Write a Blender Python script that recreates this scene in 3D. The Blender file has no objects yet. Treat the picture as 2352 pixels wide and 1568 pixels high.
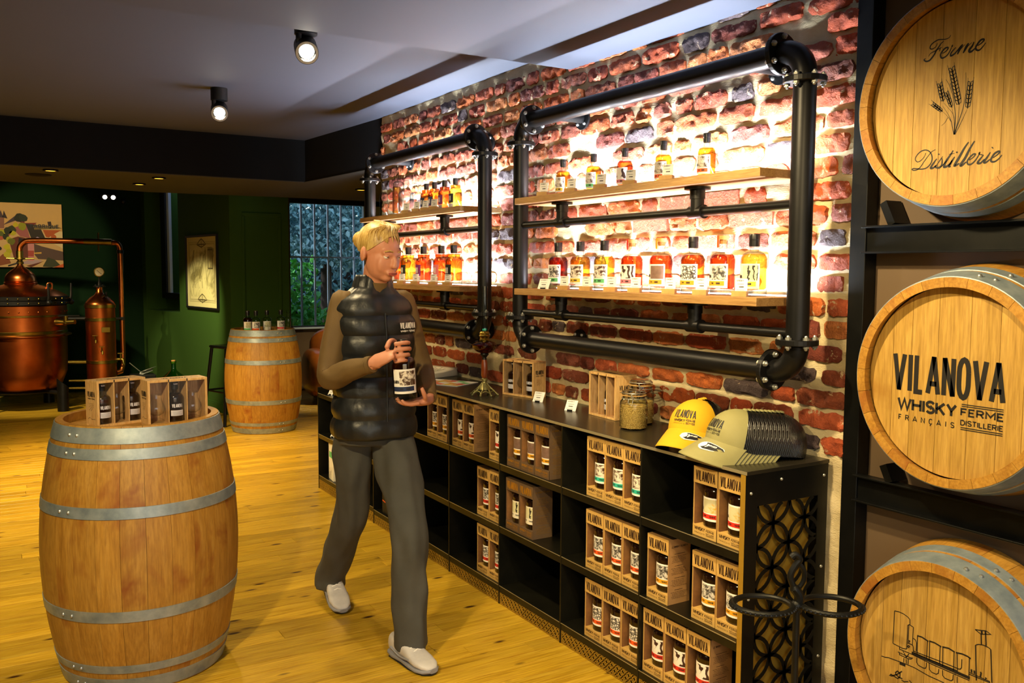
import bpy, math, random
import numpy as np
from mathutils import Vector, Matrix, noise
random.seed(11)
sc = bpy.context.scene
col = sc.collection
PI = math.pi

# ------------------------------------------------------------------ camera
cam_d = bpy.data.cameras.new('camera'); cam = bpy.data.objects.new('camera', cam_d); col.objects.link(cam)
yaw, pitch, roll, FPX = .5417, .0794, .0058, 2044.7
fw = Vector((math.sin(yaw)*math.cos(pitch), math.cos(yaw)*math.cos(pitch), -math.sin(pitch)))
r0 = Vector((math.cos(yaw), -math.sin(yaw), 0)); u0 = r0.cross(fw)
rr = r0*math.cos(roll)+u0*math.sin(roll); uu = -r0*math.sin(roll)+u0*math.cos(roll)
mw = Matrix((rr, uu, -fw)).transposed().to_4x4(); mw.translation = Vector((-2.3582, 0, 1.5)); cam.matrix_world = mw
cam_d.sensor_width = 36; cam_d.lens = 36*FPX/2352; cam_d.clip_start = .05; cam_d.clip_end = 200
sc.camera = cam

# ------------------------------------------------------------------ view, world
sc.view_settings.view_transform = 'Standard'; sc.view_settings.look = 'None'
sc.view_settings.gamma = 1; sc.view_settings.use_curve_mapping = False
sc.view_settings.exposure = 0.0
sc.cycles.use_denoising = True
sc.cycles.max_bounces = 10; sc.cycles.transparent_max_bounces = 24; sc.cycles.transmission_bounces = 10
sc.cycles.diffuse_bounces = 4; sc.cycles.glossy_bounces = 4
sc.cycles.caustics_refractive = False; sc.cycles.caustics_reflective = False
sc.cycles.sample_clamp_indirect = 4
w = bpy.data.worlds.new('world'); sc.world = w; w.use_nodes = True
wn = w.node_tree; bg = wn.nodes['Background']
sky = wn.nodes.new('ShaderNodeTexSky'); sky.sky_type = 'NISHITA'; sky.sun_elevation = math.radians(38); sky.sun_rotation = math.radians(200)
sky.sun_disc = False
wn.links.new(sky.outputs[0], bg.inputs[0]); bg.inputs[1].default_value = .30

# ------------------------------------------------------------------ lamps of the room, and added fill
def spot(loc, aim, power, colr, size=60, blend=.6, rad=.03):
    l = bpy.data.lights.new('spot_lamp', 'SPOT'); l.energy = power; l.color = colr; l.spot_size = math.radians(size)
    l.spot_blend = blend; l.shadow_soft_size = rad
    o = bpy.data.objects.new('spot_lamp', l); col.objects.link(o); o.location = loc
    o.rotation_euler = (Vector(aim)-Vector(loc)).to_track_quat('-Z', 'Y').to_euler(); return o
def area(loc, aim, sx, sy, power, colr, spread=180):
    l = bpy.data.lights.new('strip_lamp', 'AREA'); l.shape = 'RECTANGLE'; l.size = sx; l.size_y = sy; l.energy = power; l.color = colr
    l.spread = math.radians(spread)
    o = bpy.data.objects.new('strip_lamp', l); col.objects.link(o); o.location = loc
    d = (Vector(aim)-Vector(loc)).normalized(); x = Vector((0, 1, 0)); z = -d; y = z.cross(x).normalized(); x = y.cross(z)
    o.matrix_world = Matrix.Translation(loc) @ Matrix((x, y, z)).transposed().to_4x4(); return o
WARM = (1, .77, .40); WARM2 = (1, .70, .28); COOL = (.79, .88, 1)
sun = bpy.data.lights.new('sun', 'SUN'); sun.energy = 3.2; sun.angle = .02; so_ = bpy.data.objects.new('sun', sun); col.objects.link(so_); so_.rotation_euler = Vector((.72, -.30, -.62)).to_track_quat('-Z', 'Y').to_euler()
# LED strips behind the bottles on the four shelves (frames y 1.99..3.46 and 3.99..5.34)
for ya, yb in ((1.99, 3.46), (3.99, 5.34)):
    for zs, pw in ((1.425, 50), (1.828, 56)):
        area((-.078, (ya+yb)/2, zs+.008), (-.05, (ya+yb)/2, zs+1), yb-ya-.04, .014, pw, COOL)
# ceiling spots; the last three are unseen ones added as fill light
for x, y, z, ax, ay, az, pw, sz in (
        (-1.18, 3.58, 2.34, -.6, 2.7, .6, 120, 110), (-1.15, 5.22, 2.34, -.7, 4.3, .4, 120, 110),
        (-1.18, 1.9, 2.26, -.2, 1.9, .9, 140, 100), (-1.5, .55, 2.26, -.1, 1.4, .75, 105, 84),
        (-2.6, 1.7, 2.3, -1.5, 3.2, .3, 210, 110), (-3.2, 4.6, 2.4, -2.1, 5.8, 0, 230, 110), (-2.3, 6.0, 2.4, -1.6, 6.8, 0, 150, 110)):
    spot((x, y, z), (ax, ay, az), pw, WARM, sz, .7, .035)
# recessed downlights in the beam, then unseen spots added to light the back room
for x, y, pw in ((-1.881, 7.071, 130), (-1.144, 7.202, 110), (-1.194, 7.803, 100), (.488, 7.246, 80)):
    spot((x, y, 2.16), (x, y, 0), pw, WARM2, 84, .6, .03)
spot((-2.1, 9.0, 2.4), (-1.72, 11.9, 1.72), 190, (1, .85, .55), 33, .45)
spot((-2.9, 8.9, 2.4), (-1.85, 10.7, .75), 330, (1, .80, .48), 46, .6)
spot((-1.3, 8.6, 2.4), (-.38, 10.3, .55), 420, (1, .88, .5), 42, .6)
spot((1.3, 8.9, 2.4), (1.25, 9.8, .4), 150, WARM, 60, .6)

# ------------------------------------------------------------------ materials
def lin(h):
    h = h.lstrip('#'); c = [int(h[i:i+2], 16)/255 for i in (0, 2, 4)]
    return tuple((x/12.92 if x <= .04045 else ((x+.055)/1.055)**2.4) for x in c)+(1,)
class NT:
    def __init__(s, name):
        s.m = bpy.data.materials.new(name); s.m.use_nodes = True; s.t = s.m.node_tree; s.b = s.t.nodes['Principled BSDF']; s.out = s.t.nodes['Material Output']
    def n(s, ty, **k):
        nd = s.t.nodes.new(ty)
        for a, v in k.items():
            if a.startswith('i_'):
                key = a[2:].replace('_', ' '); nd.inputs[key].default_value = v
            else: setattr(nd, a, v)
        return nd
    def l(s, a, b): s.t.links.new(a, b)
    def coord(s, kind='Object', scale=(1, 1, 1), rnd=0):
        if kind == 'Position': o = s.n('ShaderNodeNewGeometry').outputs['Position']
        else: o = s.n('ShaderNodeTexCoord').outputs[kind]
        mp = s.n('ShaderNodeMapping'); mp.inputs['Scale'].default_value = scale; s.l(o, mp.inputs['Vector'])
        if rnd:
            oi = s.n('ShaderNodeObjectInfo'); mu = s.n('ShaderNodeMath', operation='MULTIPLY'); mu.inputs[1].default_value = rnd
            s.l(oi.outputs['Random'], mu.inputs[0]); s.l(mu.outputs[0], mp.inputs['Location'])
        return mp.outputs[0]
    def noise(s, vec, sc_=5, det=3, rough=.5, dist=0):
        n = s.n('ShaderNodeTexNoise'); n.inputs['Scale'].default_value = sc_; n.inputs['Detail'].default_value = det
        n.inputs['Roughness'].default_value = rough; n.inputs['Distortion'].default_value = dist; s.l(vec, n.inputs['Vector']); return n.outputs['Fac']
    def ramp(s, fac, stops):
        r = s.n('ShaderNodeValToRGB'); e = r.color_ramp.elements
        while len(e) < len(stops): e.new(.5)
        for i, (p, c) in enumerate(stops): e[i].position = p; e[i].color = lin(c) if isinstance(c, str) else c
        s.l(fac, r.inputs[0]); return r.outputs[0]
    def mix(s, a, b, fac, mode='MIX'):
        m = s.n('ShaderNodeMix', data_type='RGBA', blend_type=mode)
        if isinstance(fac, (int, float)): m.inputs[0].default_value = fac
        else: s.l(fac, m.inputs[0])
        for v, i in ((a, 6), (b, 7)):
            if isinstance(v, (str, tuple)): m.inputs[i].default_value = lin(v) if isinstance(v, str) else v
            else: s.l(v, m.inputs[i])
        return m.outputs[2]
    def bump(s, h, strength=.3, dist=.01):
        b = s.n('ShaderNodeBump'); b.inputs['Strength'].default_value = strength; b.inputs['Distance'].default_value = dist
        s.l(h, b.inputs['Height']); s.l(b.outputs[0], s.b.inputs['Normal'])
    def set(s, color=None, rough=.5, metal=0, spec=None, coat=0):
        if color is not None:
            if isinstance(color, str): s.b.inputs['Base Color'].default_value = lin(color)
            else: s.l(color, s.b.inputs['Base Color'])
        if isinstance(rough, (int, float)): s.b.inputs['Roughness'].default_value = rough
        else: s.l(rough, s.b.inputs['Roughness'])
        s.b.inputs['Metallic'].default_value = metal
        if spec is not None: s.b.inputs['Specular IOR Level'].default_value = spec
        if coat: s.b.inputs['Coat Weight'].default_value = coat; s.b.inputs['Coat Roughness'].default_value = .15
        return s.m
def plain(name, c, rough=.6, metal=0, c2=None, sc_=6, bump=0, bsc=60, coat=0, spec=None, rnd=0, bdist=.002):
    t = NT(name); v = t.coord('Object', rnd=rnd); cc = c
    if c2: cc = t.ramp(t.noise(v, sc_, 4, .6), [(.3, c), (.7, c2)])
    if bump: t.bump(t.noise(v, bsc, 4, .6), bump, bdist)
    return t.set(cc, rough, metal, coat=coat, spec=spec)
def emit(name, c, s):
    t = NT(name); t.b.inputs['Emission Color'].default_value = lin(c); t.b.inputs['Emission Strength'].default_value = s
    return t.set('#111111', .5)
def woodmat(name, stops, axis=(1, 12, 12), sc_=3, rough=.5, rnd=20, seam=None, bump=.15, coat=0, stain=None, coord='Object'):
    t = NT(name); v = t.coord(coord, axis, rnd)
    g = t.noise(v, sc_, 5, .62, .6); c = t.ramp(g, stops)
    v2 = t.coord(coord, tuple(a*5 for a in axis), rnd); f = t.noise(v2, sc_, 3, .6)
    c = t.mix(c, t.ramp(f, [(.3, '#9a7a50'), (.65, '#ffffff')]), .45, 'MULTIPLY')
    if stain:
        v3 = t.coord(coord, (1, 1, 1), rnd); s = t.noise(v3, stain[1], 4, .65, .4)
        c = t.mix(c, stain[0], t.ramp(s, [(stain[2], '#000000'), (stain[2]+.16, '#ffffff')]))
    oi = t.n('ShaderNodeObjectInfo'); hv = t.n('ShaderNodeHueSaturation')
    mr = t.n('ShaderNodeMapRange'); mr.inputs[3].default_value = .93; mr.inputs[4].default_value = 1.07
    t.l(oi.outputs['Random'], mr.inputs[0]); t.l(mr.outputs[0], hv.inputs['Value']); t.l(c, hv.inputs['Color'])
    t.bump(f, bump, .002)
    return t.set(hv.outputs[0], rough, coat=coat)
def glassmat(name, tint=(1, 1, 1, 1), refl=1.45, rough=0, gl=1.0, edge=.12):
    t = NT(name); tr = t.n('ShaderNodeBsdfTransparent'); lw = t.n('ShaderNodeLayerWeight'); lw.inputs[0].default_value = .35
    pw_ = t.n('ShaderNodeMath', operation='POWER'); t.l(lw.outputs['Facing'], pw_.inputs[0]); pw_.inputs[1].default_value = 1.5
    t.l(t.mix(tint, tuple(x*edge for x in tint[:3])+(1,), pw_.outputs[0]), tr.inputs[0])
    g = t.n('ShaderNodeBsdfGlossy'); g.inputs['Roughness'].default_value = max(rough, .03)
    g.inputs['Color'].default_value = (gl, gl, gl, 1)
    f = t.n('ShaderNodeFresnel'); f.inputs[0].default_value = refl; mx = t.n('ShaderNodeMixShader')
    gb = t.n('ShaderNodeNewGeometry'); iv = t.n('ShaderNodeMath', operation='SUBTRACT'); iv.inputs[0].default_value = 1; t.l(gb.outputs['Backfacing'], iv.inputs[1])
    ml = t.n('ShaderNodeMath', operation='MULTIPLY'); t.l(f.outputs[0], ml.inputs[0]); t.l(iv.outputs[0], ml.inputs[1]); t.l(ml.outputs[0], mx.inputs[0]); t.l(tr.outputs[0], mx.inputs[1]); t.l(g.outputs[0], mx.inputs[2]); t.l(mx.outputs[0], t.out.inputs[0])
    t.t.nodes.remove(t.b); return t.m
def liquid(name, c, dens=60):
    # coloured spirit: tint deepens where the surface turns edge-on, as a real filled bottle does
    t = NT(name); lw = t.n('ShaderNodeLayerWeight'); lw.inputs[0].default_value = .4
    cc = tuple(x*.9 for x in lin(c)[:3])+(1,); dk = tuple(x**1.8 for x in cc[:3])+(1,)
    m = t.mix(cc, dk, lw.outputs['Facing']); rf = t.n('ShaderNodeBsdfRefraction'); rf.inputs['IOR'].default_value = 1.2; t.l(m, rf.inputs[0])
    tr = t.n('ShaderNodeBsdfTransparent'); t.l(m, tr.inputs[0]); mx = t.n('ShaderNodeMixShader'); mx.inputs[0].default_value = .8
    gl = t.n('ShaderNodeBsdfGlossy'); gl.inputs['Roughness'].default_value = .05
    t.l(rf.outputs[0], mx.inputs[1]); t.l(tr.outputs[0], mx.inputs[2])
    m2 = t.n('ShaderNodeMixShader'); m2.inputs[0].default_value = .05; t.l(mx.outputs[0], m2.inputs[1]); t.l(gl.outputs[0], m2.inputs[2])
    t.l(m2.outputs[0], t.out.inputs[0]); t.t.nodes.remove(t.b); return t.m

M = {}
M['black_steel'] = plain('black_steel', '#1a1b1b', .38, .75, '#242422', 9, .05, 90)
M['raw_steel'] = plain('raw_steel', '#26261f', .33, .8, '#3a382c', 5, .04, 60)
M['edge_steel'] = plain('edge_steel', '#b8b090', .4, .7)
M['pipe'] = plain('pipe_steel', '#232324', .40, .8, '#2b2a2a', 7, .03, 120)
M['bolt'] = plain('bolt_steel', '#b5b5ae', .38, .75)
M['soffit'] = plain('dark_ceiling_paint', '#2c2a24', .8, 0, '#2f2d27', 1.5, .06, 200)
M['ceiling'] = plain('ceiling_paint', '#3f4350', .7, 0, '#424653', 1.2, .08, 160)
M['beam'] = plain('beam_paint', '#0b0c0e', .85, 0, '#0e0f11', 2, .05, 160, spec=.2)
M['green'] = plain('green_wall_paint', '#2f4a17', .9, 0, '#314c19', 1.2, .08, 180, spec=.15)
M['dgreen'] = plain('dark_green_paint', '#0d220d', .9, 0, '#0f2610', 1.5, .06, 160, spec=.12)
M['brown_panel'] = plain('brown_panel', '#5e4b38', .6, 0, '#66523a', 2.5, .06, 60)
M['zinc'] = plain('galvanised_hoop', '#84929a', .5, .55, '#b0babd', 16, .12, 70, rnd=9)
M['copper'] = plain('copper', '#c0713a', .28, 1, '#a05424', 3.5, .05, 18)
M['copper2'] = plain('copper_worn', '#c06830', .34, 1, '#96481c', 3, .05, 25)
M['brass'] = plain('brass', '#a08a3c', .3, 1, '#756127', 8)
M['dark_iron'] = plain('dark_iron', '#1a1a18', .45, .7, '#272622', 12, .1, 70)
M['white'] = plain('white_card', '#f3f0ea', .6)
M['cream'] = plain('cream_paper', '#efe8d2', .6)
M['ink'] = plain('black_ink', '#15120f', .6)
M['brownink'] = plain('brown_ink', '#3a2413', .6)
M['black'] = plain('matt_black', '#0c0c0d', .5)
M['red'] = plain('red_print', '#cf2b1e', .55); M['orange'] = plain('orange_print', '#ea5a1c', .55)
M['teal'] = plain('teal_print', '#2db3a0', .55); M['mustard'] = plain('mustard_print', '#e2a01d', .55)
M['yellowl'] = plain('yellow_print', '#e9c53a', .55); M['greenl'] = plain('green_print', '#5fbf74', .55); M['pink'] = plain('pink_print', '#e07a86', .55)
M['purple'] = plain('purple_print', '#7b2a6e', .55); M['navy'] = plain('navy_print', '#1d2c52', .55)
M['blackl'] = plain('black_label', '#1c1c16', .55); M['brownpic'] = plain('brown_picture', '#6b5045', .55, 0, '#8a6e60', 30)
M['cork'] = plain('cork', '#c48a4a', .7, 0, '#a36c34', 60)
M['capblack'] = plain('bottle_cap', '#141214', .35)
M['woodcap'] = plain('wooden_stopper', '#d8a868', .55, 0, '#b98545', 40)
M['glass'] = glassmat('clear_glass', (.96, .98, .97, 1))
M['pane'] = glassmat('window_glass', (.93, .97, .98, 1), 1.35, edge=1)
M['thinglass'] = glassmat('thin_glass', (.97, .98, .98, 1), 1.5, edge=.72)
M['acrylic'] = glassmat('acrylic_front', (.93, .93, .97, 1), 1.5, edge=1)
M['greenglass'] = glassmat('green_glass', (.22, .62, .14, 1), 1.5)
M['brownglass'] = plain('dark_bottle_glass', '#1b0c06', .08, 0, coat=.5)
M['amberglass'] = glassmat('amber_glass', (.55, .16, .03, 1), 1.5)
for nm, c in dict(l_red='#f0a062', l_amber='#fbcc68', l_gold='#ffdc70', l_yellow='#fff08c', l_deep='#cc6a5a', l_orange='#f7b860', l_clear='#fafcff').items():
    M[nm] = liquid('spirit_'+nm[2:], c)
def artmat(name, a, b, scale, kind='noise', thr=.5):
    t = NT(name); v = t.coord('Object')
    if kind == 'noise': f = t.noise(v, scale, 5, .7, 1.2)
    elif kind == 'vor':
        n = t.n('ShaderNodeTexVoronoi'); n.feature = 'DISTANCE_TO_EDGE'; n.inputs['Scale'].default_value = scale; t.l(v, n.inputs['Vector']); f = n.outputs[0]; thr = .12
    else:
        n = t.n('ShaderNodeTexWave'); n.inputs['Scale'].default_value = scale; n.inputs['Distortion'].default_value = 6; t.l(v, n.inputs['Vector']); f = n.outputs[0]
    return t.set(t.ramp(f, [(thr-.07, a), (thr+.07, b)]), .6)
M['art_grey'] = artmat('grey_picture', '#3b3733', '#d8d4cc', 60)
M['art_vor'] = artmat('stone_picture', '#2d2826', '#e2ddd4', 90, 'vor')
M['art_sepia'] = artmat('sepia_picture', '#4a2f1a', '#e8dfcf', 45)
M['art_line'] = artmat('line_picture', '#2d2a22', '#d9d4a8', 40, 'wave', .2)
M['art_still'] = artmat('still_picture', '#3a2018', '#ece6dc', 26, 'wave', .5)
M['art_cactus'] = artmat('cactus_picture', '#d9a51c', '#cfc9a0', 22, 'noise', .45)
M['map'] = artmat('map_print', '#7e7444', '#c9be86', 3.4, 'noise', .42)
M['pine'] = woodmat('pine_box_wood', [(.3, '#c99a5a'), (.5, '#dcb273'), (.75, '#e9c88c')], (14, 14, 1.5), 4, .5)
M['shelfoak'] = woodmat('oak_shelf', [(.3, '#96703f'), (.5, '#ab8450'), (.75, '#bd9861')], (10, .8, 14), 4, .5, 3)
M['holder'] = plain('holder_wood', '#c99f5e', .55, 0, '#b0854a', 30)
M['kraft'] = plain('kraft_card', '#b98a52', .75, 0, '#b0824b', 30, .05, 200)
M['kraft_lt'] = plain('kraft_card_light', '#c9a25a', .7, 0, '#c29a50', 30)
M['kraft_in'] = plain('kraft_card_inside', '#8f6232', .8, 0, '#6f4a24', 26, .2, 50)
M['kraft_shade'] = plain('kraft_card_shade', '#5d452f', .6, 0, '#665037', 20)  # shade inside the cubbies put into the card colour
M['glintink'] = plain('glint_ink', '#c58f2c', .35, .6)  # glint on the shaded cartons' lettering put into the ink colour
M['oak'] = woodmat('barrel_oak', [(.28, '#a87628'), (.5, '#b98834'), (.75, '#c39544')], (9, 9, .9), 3.0, .5, 12, stain=('#8a4a18', 3.4, .53), coord='Object')
M['oakin'] = woodmat('barrel_oak_inner', [(.28, '#9a6426'), (.5, '#b87f3c'), (.75, '#c8954f')], (4, 4, 4), 3, .6, 12)
M['headoak'] = woodmat('barrel_head_oak', [(.3, '#ab8638'), (.5, '#bf9848'), (.75, '#caa556')], (13, .8, 9), 3.0, .55, 25, stain=('#9a6c26', 2.6, .60))
M['grain'] = artmat('barley_grain', '#8f6a26', '#d6b665', 300, 'vor')
M['leather'] = plain('tan_leather', '#8a4d1a', .3, 0, '#6f3a12', 5, .12, 90, coat=.3)
M['skin'] = plain('skin', '#c98a6c', .5, 0, '#c08062', 8); M['hair'] = woodmat('blond_hair', [(.3, '#9a7436'), (.5, '#c9a75c'), (.75, '#e6cb86')], (22, 22, 3), 3, .45, 0)
M['vest'] = plain('black_puffer', '#17191b', .42, 0, '#1f2123', 10, .3, 14, bdist=.01)
M['olive'] = plain('olive_sleeve', '#5d4724', .75, 0, '#6b532b', 8, .2, 220)
M['jeans'] = plain('grey_trousers', '#403f39', .85, 0, '#4a4943', 9, .35, 60)
M['sneaker'] = plain('white_sneaker', '#d8d4d0', .5, 0, '#b9b6b6', 12); M['sole'] = plain('sole_rubber', '#8c8c92', .6); M['soledk'] = plain('dark_sole', '#2b2b2c', .6)
M['lips'] = plain('lips', '#a8524a', .45); M['eye'] = plain('eye_white', '#e9e4de', .2); M['iris'] = plain('iris', '#3c2c1e', .2)
M['capyellow'] = plain('yellow_cap_cloth', '#cfa00a', .8, 0, '#d4a612', 20, .15, 400)
M['capkhaki'] = plain('khaki_cap_cloth', '#8a8452', .75, 0, '#918b5a', 20, .15, 400)
t = NT('black_mesh_cloth'); v = t.coord('Object'); wv = t.n('ShaderNodeTexWave'); wv.inputs['Scale'].default_value = 55; wv.inputs['Distortion'].default_value = 1.5
t.l(v, wv.inputs['Vector']); t.bump(wv.outputs[0], .6, .004); M['capmesh'] = t.set('#0f1011', .3)
M['capdark'] = plain('cap_underside', '#15151a', .7)
M['enamel'] = plain('pale_window_metal', '#c9dcf0', .4)
M['leaf'] = plain('ivy_leaf', '#3f9a38', .5, 0, '#6cc455', 3); M['leaf2'] = plain('tree_leaf', '#4a7f8c', .4, 0, '#8cb8bc', 2)
M['lawn'] = plain('garden_ground', '#3e4a30', .9); M['bark'] = plain('garden_bark', '#3a2c22', .9); M['housewall'] = plain('pale_house_wall', '#b9b4aa', .8); M['houseroof'] = plain('house_roof', '#6a5a50', .8)
M['lens'] = emit('lamp_lens', '#fff6dc', 30); M['amberlens'] = emit('amber_lens', '#ffae30', 6); M['led'] = emit('led_strip', '#eef4ff', 14)
M['counter'] = plain('counter_steel', '#37332a', .27, .6, '#474132', 4, .03, 50)
M['gold_lit'] = plain('gold_lit_steel', '#a8842c', .42, .35)  # steel toned gold: warm light and floor reflection put into the colour
M['marble'] = plain('worn_brass_foot', '#a39a60', .4, .7, '#6d6538', 40, .4, 80)

# floor boards: pine with knots
t = NT('pine_floor'); at = t.n('ShaderNodeAttribute', attribute_name='rnd'); pos = t.n('ShaderNodeNewGeometry')
mp = t.n('ShaderNodeMapping'); mp.inputs['Scale'].default_value = (1.1, 15, 1); t.l(pos.outputs['Position'], mp.inputs['Vector'])
mu = t.n('ShaderNodeVectorMath', operation='SCALE'); t.l(at.outputs['Color'], mu.inputs[0]); mu.inputs['Scale'].default_value = 30; t.l(mu.outputs[0], mp.inputs['Location'])
g = t.noise(mp.outputs[0], 2.2, 5, .6, .9); c = t.ramp(g, [(.25, '#a07a14'), (.42, '#cca428'), (.7, '#dcb63c')])
mp2 = t.n('ShaderNodeMapping'); mp2.inputs['Scale'].default_value = (6, 130, 1); t.l(pos.outputs['Position'], mp2.inputs['Vector'])
fi = t.noise(mp2.outputs[0], 1, 3, .6); c = t.mix(c, t.ramp(fi, [(.3, '#a87428'), (.6, '#ffffff')]), .55, 'MULTIPLY')
mp3 = t.n('ShaderNodeMapping'); mp3.inputs['Scale'].default_value = (2.6, 7.5, 1); t.l(pos.outputs['Position'], mp3.inputs['Vector']); t.l(mu.outputs[0], mp3.inputs['Location'])
vo = t.n('ShaderNodeTexVoronoi'); vo.inputs['Scale'].default_value = 1.5; t.l(mp3.outputs[0], vo.inputs['Vector'])
c = t.mix(c, '#3e1c08', t.ramp(vo.outputs['Distance'], [(.07, '#ffffff'), (.15, '#000000')]))
hv = t.n('ShaderNodeHueSaturation'); mr = t.n('ShaderNodeMapRange'); mr.inputs[3].default_value = .78; mr.inputs[4].default_value = 1.16
sp = t.n('ShaderNodeSeparateColor'); t.l(at.outputs['Color'], sp.inputs[0]); t.l(sp.outputs[0], mr.inputs[0]); t.l(mr.outputs[0], hv.inputs['Value']); t.l(c, hv.inputs['Color'])
t.bump(fi, .08, .001); M['floor'] = t.set(hv.outputs[0], .32)
# bricks and mortar
t = NT('old_brick'); at = t.n('ShaderNodeAttribute', attribute_name='tint'); v = t.coord('Position'); n1 = t.noise(v, 26, 6, .7); n2 = t.noise(v, 95, 4, .7)
c = t.mix(at.outputs['Color'], t.ramp(n1, [(.3, '#7a564a'), (.5, '#d0c2b8'), (.7, '#ffffff')]), .7, 'MULTIPLY')
c = t.mix(c, '#c9b18c', t.ramp(t.noise(v, 17, 5, .75, .5), [(.60, '#000000'), (.66, '#ffffff')]))
ad = t.n('ShaderNodeMath', operation='ADD'); t.l(n1, ad.inputs[0]); t.l(n2, ad.inputs[1]); t.bump(ad.outputs[0], .8, .008); M['brick'] = t.set(c, .8)
t = NT('lime_mortar'); v = t.coord('Position'); n1 = t.noise(v, 9, 5, .6); v2 = t.coord('Position', (30, 30, 90)); n2 = t.noise(v2, 1.3, 4, .6, 1.5)
c = t.ramp(n1, [(.3, '#b3a27c'), (.55, '#cbb990'), (.75, '#d8caa8')]); t.bump(n2, .6, .006); M['mortar'] = t.set(c, .9)

# ------------------------------------------------------------------ mesh helpers
class MB:
    def __init__(s): s.v = []; s.f = []; s.m = []; s.s = []
    def add(s, vs, fs, m=0, sm=False, X=None):
        b = len(s.v)
        s.v += [tuple(X @ Vector(p)) for p in vs] if X is not None else [tuple(p) for p in vs]
        for f in fs: s.f.append(tuple(i+b for i in f)); s.m.append(m); s.s.append(sm)
        return s
    def box(s, x0, x1, y0, y1, z0, z1, m=0, X=None):
        vs = [(x, y, z) for x in (x0, x1) for y in (y0, y1) for z in (z0, z1)]
        return s.add(vs, [(0, 1, 3, 2), (4, 6, 7, 5), (0, 4, 5, 1), (2, 3, 7, 6), (0, 2, 6, 4), (1, 5, 7, 3)], m, False, X)
    def lathe(s, prof, n=24, m=0, sm=True, X=None, a0=0, a1=2*PI):
        full = abs(a1-a0-2*PI) < 1e-6; k = n if full else n+1; vs = []; fs = []
        for r, z in prof:
            for i in range(k):
                a = a0+(a1-a0)*i/n; vs.append((r*math.cos(a), r*math.sin(a), z))
        for j in range(len(prof)-1):
            for i in range(n):
                i2 = (i+1) % k; a, b, c, d = j*k+i, j*k+i2, (j+1)*k+i2, (j+1)*k+i
                if prof[j][0] < 1e-7: fs.append((a, c, d))
                elif prof[j+1][0] < 1e-7: fs.append((a, b, d))
                else: fs.append((a, b, c, d))
        return s.add(vs, fs, m, sm, X)
    def cyl(s, p0, p1, r, r1=None, n=16, m=0, sm=True, caps=True):
        p0 = Vector(p0); p1 = Vector(p1); r1 = r if r1 is None else r1; d = p1-p0; L = d.length
        X = Matrix.Translation(p0) @ d.to_track_quat('Z', 'Y').to_matrix().to_4x4()
        s.lathe([(r, 0), (r1, L)], n, m, sm, X)
        if caps:
            b = len(s.v)-2*n
            s.f.append(tuple(range(b+n-1, b-1, -1))); s.m.append(m); s.s.append(False)
            s.f.append(tuple(range(b+n, b+2*n))); s.m.append(m); s.s.append(False)
        return s
    def tube(s, path, r, n=10, m=0, closed=False, caps=True, sc2=None):
        P = [Vector(p) for p in path]; k = len(P); R = r if isinstance(r, (list, tuple)) else [r]*k
        rings = []; up = None
        for i in range(k):
            if closed: t = (P[(i+1) % k]-P[i-1]).normalized()
            else: t = (P[min(i+1, k-1)]-P[max(i-1, 0)]).normalized()
            if up is None: up = t.orthogonal().normalized()
            else: up = (up-t*up.dot(t)); up = up.normalized() if up.length > 1e-6 else t.orthogonal().normalized()
            sd = t.cross(up)
            rings.append([P[i]+(up*math.cos(2*PI*j/n)+sd*math.sin(2*PI*j/n))*R[i] for j in range(n)])
        vs = [v for g in rings for v in g]; fs = []
        for i in range(k if closed else k-1):
            a = i*n; b = ((i+1) % k)*n
            for j in range(n): fs.append((a+j, a+(j+1) % n, b+(j+1) % n, b+j))
        s.add(vs, fs, m, True)
        if not closed and caps:
            b = len(s.v)-k*n; s.f.append(tuple(range(b+n-1, b-1, -1))); s.f.append(tuple(range(b+(k-1)*n, b+k*n))); s.m += [m, m]; s.s += [False, False]
        return s
    def prism(s, poly, z0, z1, m=0, X=None):
        n = len(poly); vs = [(x, y, z0) for x, y in poly]+[(x, y, z1) for x, y in poly]
        fs = [tuple(range(n-1, -1, -1)), tuple(range(n, 2*n))]+[(i, (i+1) % n, n+(i+1) % n, n+i) for i in range(n)]
        return s.add(vs, fs, m, False, X)
    def ball(s, c, r, m=0, n=12, k=8, sx=1, sy=1, sz=1):
        prof = [(max(0, math.sin(PI*i/k))*1.0, -math.cos(PI*i/k)) for i in range(k+1)]; prof[0] = (0, -1); prof[-1] = (0, 1)
        return s.lathe(prof, n, m, True, Matrix.Translation(c) @ Matrix.Diagonal((r*sx, r*sy, r*sz, 1)))
    def loft(s, rings, m=0, sm=True, caps=True):
        n = len(rings[0]); vs = [v for g in rings for v in g]; fs = []
        for i in range(len(rings)-1):
            for j in range(n): fs.append((i*n+j, i*n+(j+1) % n, (i+1)*n+(j+1) % n, (i+1)*n+j))
        if caps: fs += [tuple(range(n-1, -1, -1)), tuple(range((len(rings)-1)*n, len(rings)*n))]
        return s.add(vs, fs, m, sm)
    def mesh(s, name, mats):
        me = bpy.data.meshes.new(name); me.from_pydata(s.v, [], s.f)
        for m in (mats if isinstance(mats, (list, tuple)) else [mats]): me.materials.append(M[m] if isinstance(m, str) else m)
        me.polygons.foreach_set('material_index', s.m); me.polygons.foreach_set('use_smooth', s.s); me.update()
        if any(s.s): me.set_sharp_from_angle(angle=.62)
        return me
    def build(s, name, mats, parent=None, bevel=0, **k): return put(name, s.mesh(name, mats), parent, bevel, **k)
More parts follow.
